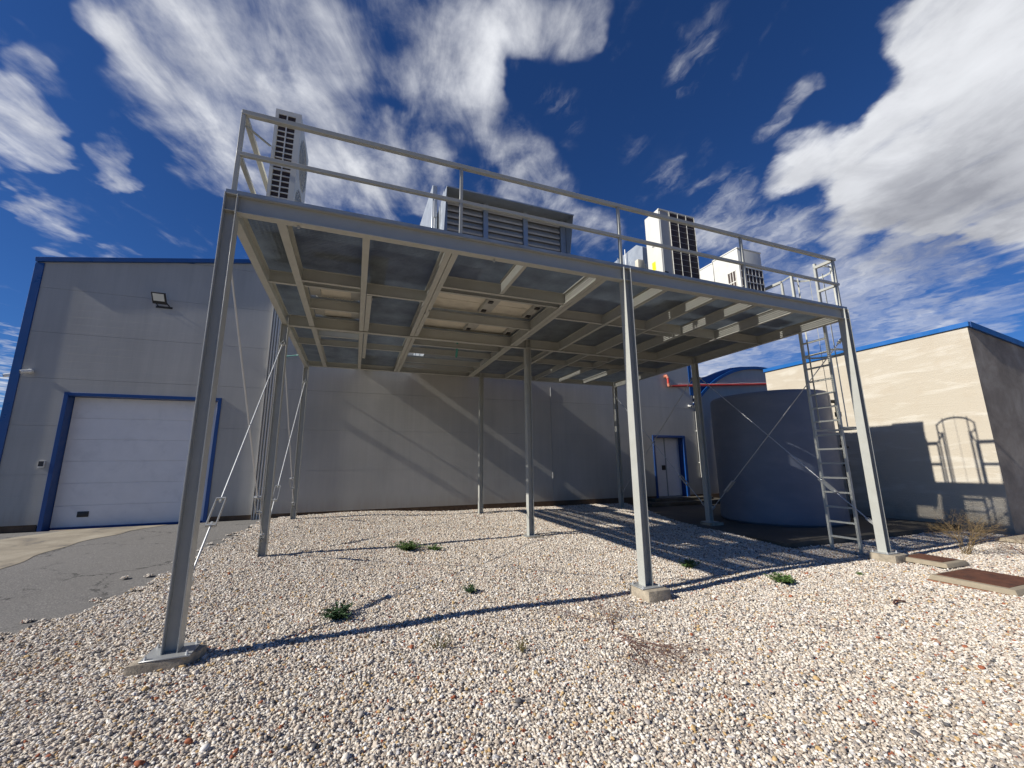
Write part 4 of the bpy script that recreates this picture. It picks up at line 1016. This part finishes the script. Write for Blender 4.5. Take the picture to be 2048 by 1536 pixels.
# ducts
def duct(x0, x1, y0, y1, z0, z1, label, ribs=True, sl=0.0):
    t_ = thing('air_duct', ((x0+x1)/2, (y0+y1)/2, z0), label, 'duct', 'galvanised ducts on the platform')
    b = MB(); P = [(x0,y0+sl,z0),(x1,y0+sl,z0),(x1,y1,z0),(x0,y1,z0),(x0,y0,z1-sl*.9),(x1,y0,z1-sl*.9),(x1,y1,z1),(x0,y1,z1)]
    if sl:
        P = [(x0,y0+.02,z0+.0),(x1,y0+.02,z0),(x1,y1,z0-.5),(x0,y1,z0-.5),(x0,y0,z1-.15),(x1,y0,z1-.15),(x1,y1,z1),(x0,y1,z1),(x0,y0+.2,z1),(x1,y0+.2,z1)]
        b._add(P, [(0,3,2,1),(0,1,5,4),(4,5,9,8),(8,9,6,7),(1,2,6,9,5),(0,4,8,7,3),(2,3,7,6)])
    else: b._add(P, [(0,3,2,1),(4,5,6,7),(0,1,5,4),(1,2,6,5),(2,3,7,6),(3,0,4,7)])
    b.build('duct_body', galv_sheet, t_)
    f = MB()
    y = y0+.9
    while y < y1:
        f.box(x0-.025, x1+.025, y-.012, y+.012, z0-(.5 if sl else 0)-.02, z1+.025); y += 1.1
    if ribs: f.build('duct_flange', galv, t_)
    return t_
duct(7.3, 8.15, 1.75, 6.4, 5.95, 6.56, 'pale galvanised duct left of and behind the dark-coiled condenser', sl=.2)
pl_ = thing('sun_blocker', (8.8, 4.3, DK), 'unseen added galvanised plenum box lying on the grating behind the condensers', 'blocker')
MB().box(8.42, 9.45, 2.1, 6.5, DK+.03, 5.85).build('blocker_casing', galv_sheet, pl_, bevel=.01, seg=1)  # out-of-sight box added to stop sun reaching the tank
pl_ = thing('sun_blocker', (6.4, 4.3, DK), 'unseen added galvanised plenum box between the air handling unit and the pale duct', 'blocker')
MB().box(5.6, 7.1, 2.5, 6.5, DK+.03, 6.0).build('blocker_casing', galv_sheet, pl_, bevel=.01, seg=1)  # second added box, closing the sun's path over the air handler
mb = MB(); 
for y in (2.3, 2.95): mb.tube((7.24, y, DK), (7.24, y, 6.62), .011, 8)
lone(mb, 'hanger_rod', zinc_rod, 'pair of thin upright rods beside the pale duct', 'rod')
duct(1.38, 1.95, 6.9, WY-.01, 4.84, 5.46, 'small unseen galvanised duct entering the wall at the left, placed for its wall shadow')  # unseen, set and sized so its shadow crosses the wall
duct(3.25, 5.4, 6.7, WY-.01, 4.84, 6.35, 'large unseen galvanised duct entering the wall behind the air handling unit, placed for its wall shadow')  # also unseen; the gap between both ducts leaves a sunlit streak
# items seen through the openings from below
pp = MB(); pp.path([(2.75, 5.25, 4.80), (5.0, 5.3, 4.80)], .03, 8); pp.path([(2.8, 5.5, 4.80), (4.9, 5.52, 4.82)], .02, 8)
lone(pp, 'refrigerant_pipe', pvc, 'pale insulated pipes seen through the opening behind the beige base', 'pipe', smooth=True)
pp = MB(); pp.path([(3.75, 4.6, 4.78), (3.9, 5.3, 4.62), (3.93, 5.5, 4.5)], .03, 8)
lone(pp, 'hanging_hose', green_p, 'short dark green hose hanging below the platform opening', 'hose', smooth=True)

# ------------------------------------------------------------ inspection covers
CL = ['small rusty inspection cover in a mortar frame beside the right front column','large rusty inspection cover in a brick-edged mortar frame at the right','pale concrete inspection frame by the foot of the shaded rendered wall']
for (a, b, c, d, z), lb in zip(COVERS, CL):
    t_ = thing('inspection_cover', ((a+b)/2, (c+d)/2, z), lb, 'inspection cover', 'inspection covers in the gravel')
    mb = MB(); mb._add([(a-.03,c-.03,z-.07),(b+.03,c-.03,z-.07),(b+.03,d+.03,z-.07),(a-.03,d+.03,z-.07),(a,c,z),(b,c,z),(b,d,z),(a,d,z)], [(0,3,2,1),(4,5,6,7),(0,1,5,4),(1,2,6,5),(2,3,7,6),(3,0,4,7)])
    mb.build('mortar_frame', mortar, t_, bevel=.012)
    if lb.startswith('large'): MB().box(a-.038, b+.038, c-.038, d+.038, z-.14, z-.073).build('brick_edge', brick, t_, bevel=.006)
    if not lb.startswith('pale'): MB().box(a+.07, b-.05, c+.08, d-.04, z-.01, z+.008).build('steel_lid', rust, t_, bevel=.003, seg=1)

# ------------------------------------------------------------ weeds
def leafq(mb, p, d, L_, wd, up=Vector((0, 0, 1))):
    d = d.normalized(); s_ = d.cross(up)
    if s_.length < .1: s_ = Vector((1, 0, 0))
    s_.normalize(); nrm = s_.cross(d)
    a = p; m1 = p+d*L_*.45+nrm*L_*.06; e = p+d*L_-nrm*L_*.08
    mb._add([a, m1+s_*wd/2, e, m1-s_*wd/2], [(0,1,2),(0,2,3)])
def weed(x, y, rad, hh, nst, nl, L_, wd, name, label, m_, stem_m, seed, cat='weed', grp='weeds in the gravel'):
    rd = random.Random(seed); z = hz(x, y)
    t_ = thing(name, (x, y, z), label, cat, grp)
    st = MB(); lf = MB()
    for k in range(nst):
        az_ = rd.uniform(0, 6.283); sp = rd.uniform(.15, 1)*rad; h = hh*rd.uniform(.5, 1)*(1-.45*sp/rad)
        p0 = Vector((x+math.cos(az_)*sp*.25, y+math.sin(az_)*sp*.25, z-.01)); p1 = Vector((x+math.cos(az_)*sp*.7, y+math.sin(az_)*sp*.7, z+h*.75)); p2 = Vector((x+math.cos(az_)*sp, y+math.sin(az_)*sp, z+h))
        st.tube(p0, p1, .003, 4); st.tube(p1, p2, .002, 4)
        for q_ in range(nl):
            t0 = rd.uniform(.15, 1); p = p0.lerp(p1, t0) if t0 < .7 else p1.lerp(p2, (t0-.7)/.3)
            d = Vector((rd.gauss(0, 1), rd.gauss(0, 1), rd.uniform(-.1, .9)))
            leafq(lf, p, d, L_*rd.uniform(.6, 1.3), wd*rd.uniform(.7, 1.2))
    st.build('stem', stem_m, t_)
    if nl: lf.build('leaves', m_, t_)
    return t_
weed(1.44, .56, .25, .17, 42, 13, .05, .03, 'weed', 'dark green bushy weed in the front left gravel', leaf_dk, leaf_dk, 1)
weed(2.62, 3.88, .34, .20, 60, 14, .06, .028, 'weed', 'bright green weed clump in the gravel left of the central column', leaf, leaf, 2)
weed(3.12, 3.72, .24, .10, 26, 10, .05, .024, 'weed', 'low trailing green weed at the right end of the bright clump', leaf, leaf, 3)
weed(7.0, .85, .20, .13, 30, 10, .055, .03, 'weed', 'small green weed in the gravel right of the middle front column', leaf, leaf, 4)
weed(7.68, -.34, .23, .11, 32, 10, .07, .04, 'weed', 'broad-leaved green weed at the right of the front gravel', leaf, leaf, 5)
weed(3.12, .86, .14, .09, 18, 9, .05, .022, 'weed', 'small grey-green weed between the two front columns', leaf_dk, leaf_dk, 6)
weed(2.40, -.62, .20, .20, 12, 7, .03, .010, 'weed', 'thin brownish-green weed nearest the camera in the left gravel', olive, olive, 7)
weed(3.12, -1.0, .14, .16, 12, 7, .03, .010, 'weed', 'thin upright olive weed in the centre of the near gravel', olive, olive, 8)
weed(9.2, -.5, .10, .03, 10, 6, .04, .02, 'weed', 'tiny flat green weed left of the large rusty cover', leaf, leaf, 9)
def branchy(x, y, rad, hh, nst, depth, r0, name, label, m_, seed, flat=False, cat='bush', aim=None):
    rd = random.Random(seed); z = hz(x, y); mb = MB()
    def grow(p, d, L_, r_, dp_):
        q_ = p+d*L_; q_.z = max(q_.z, z+.01)
        mb.tube(p, q_, r_, 4, r_*.65)
        if dp_ == 0: return
        for _ in range(rd.choice((2, 3, 3))):
            nd = (d+Vector((rd.gauss(0, .5), rd.gauss(0, .5), rd.gauss(0, .35 if not flat else .08)))).normalized()
            grow(q_, nd, L_*rd.uniform(.55, .85), r_*.62, dp_-1)
    for k in range(nst):
        a = rd.uniform(0, 6.283)
        d = Vector((math.cos(a)*rad, math.sin(a)*rad, hh)) if not flat else Vector((aim[0]+rd.gauss(0, .3), aim[1]+rd.gauss(0, .3), .12))
        grow(Vector((x+rd.gauss(0, .03), y+rd.gauss(0, .03), z-.01)), d.normalized(), (hh if not flat else rad)*.42*rd.uniform(.7, 1.1), r0, depth)
    return lone(mb, name, m_, label, cat, None)
branchy(12.75, -.35, .30, .66, 17, 5, .0055, 'dry_bush', 'dry ochre bush in the gravel at the foot of the rendered wall', dryleaf, 21)
branchy(13.55, -.9, .5, .42, 9, 4, .006, 'dry_bush', 'low leafless reddish bush at the right edge of the gravel', twig_m, 22)
branchy(4.24, -.90, .95, .1, 6, 4, .0048, 'dry_twigs', 'dead dark red twigs lying flat on the near gravel, running towards the camera', twig_m, 23, True, 'twigs', (.2, -2.2))
branchy(4.30, -.82, .62, .1, 7, 4, .0045, 'dry_twigs', 'thin dead twigs spreading away behind the darker fallen branch', twig_m, 24, True, 'twigs', (.1, .6))
mb = MB(); mb.path([(8.02, -1.55, hz(8, -1.5)+.02), (8.12, -1.52, hz(8, -1.5)+.035), (8.25, -1.56, hz(8, -1.5)+.015)], .012, 6)
lone(mb, 'bark_piece', twig_m, 'dark curved piece of bark lying on the right gravel', 'bark')
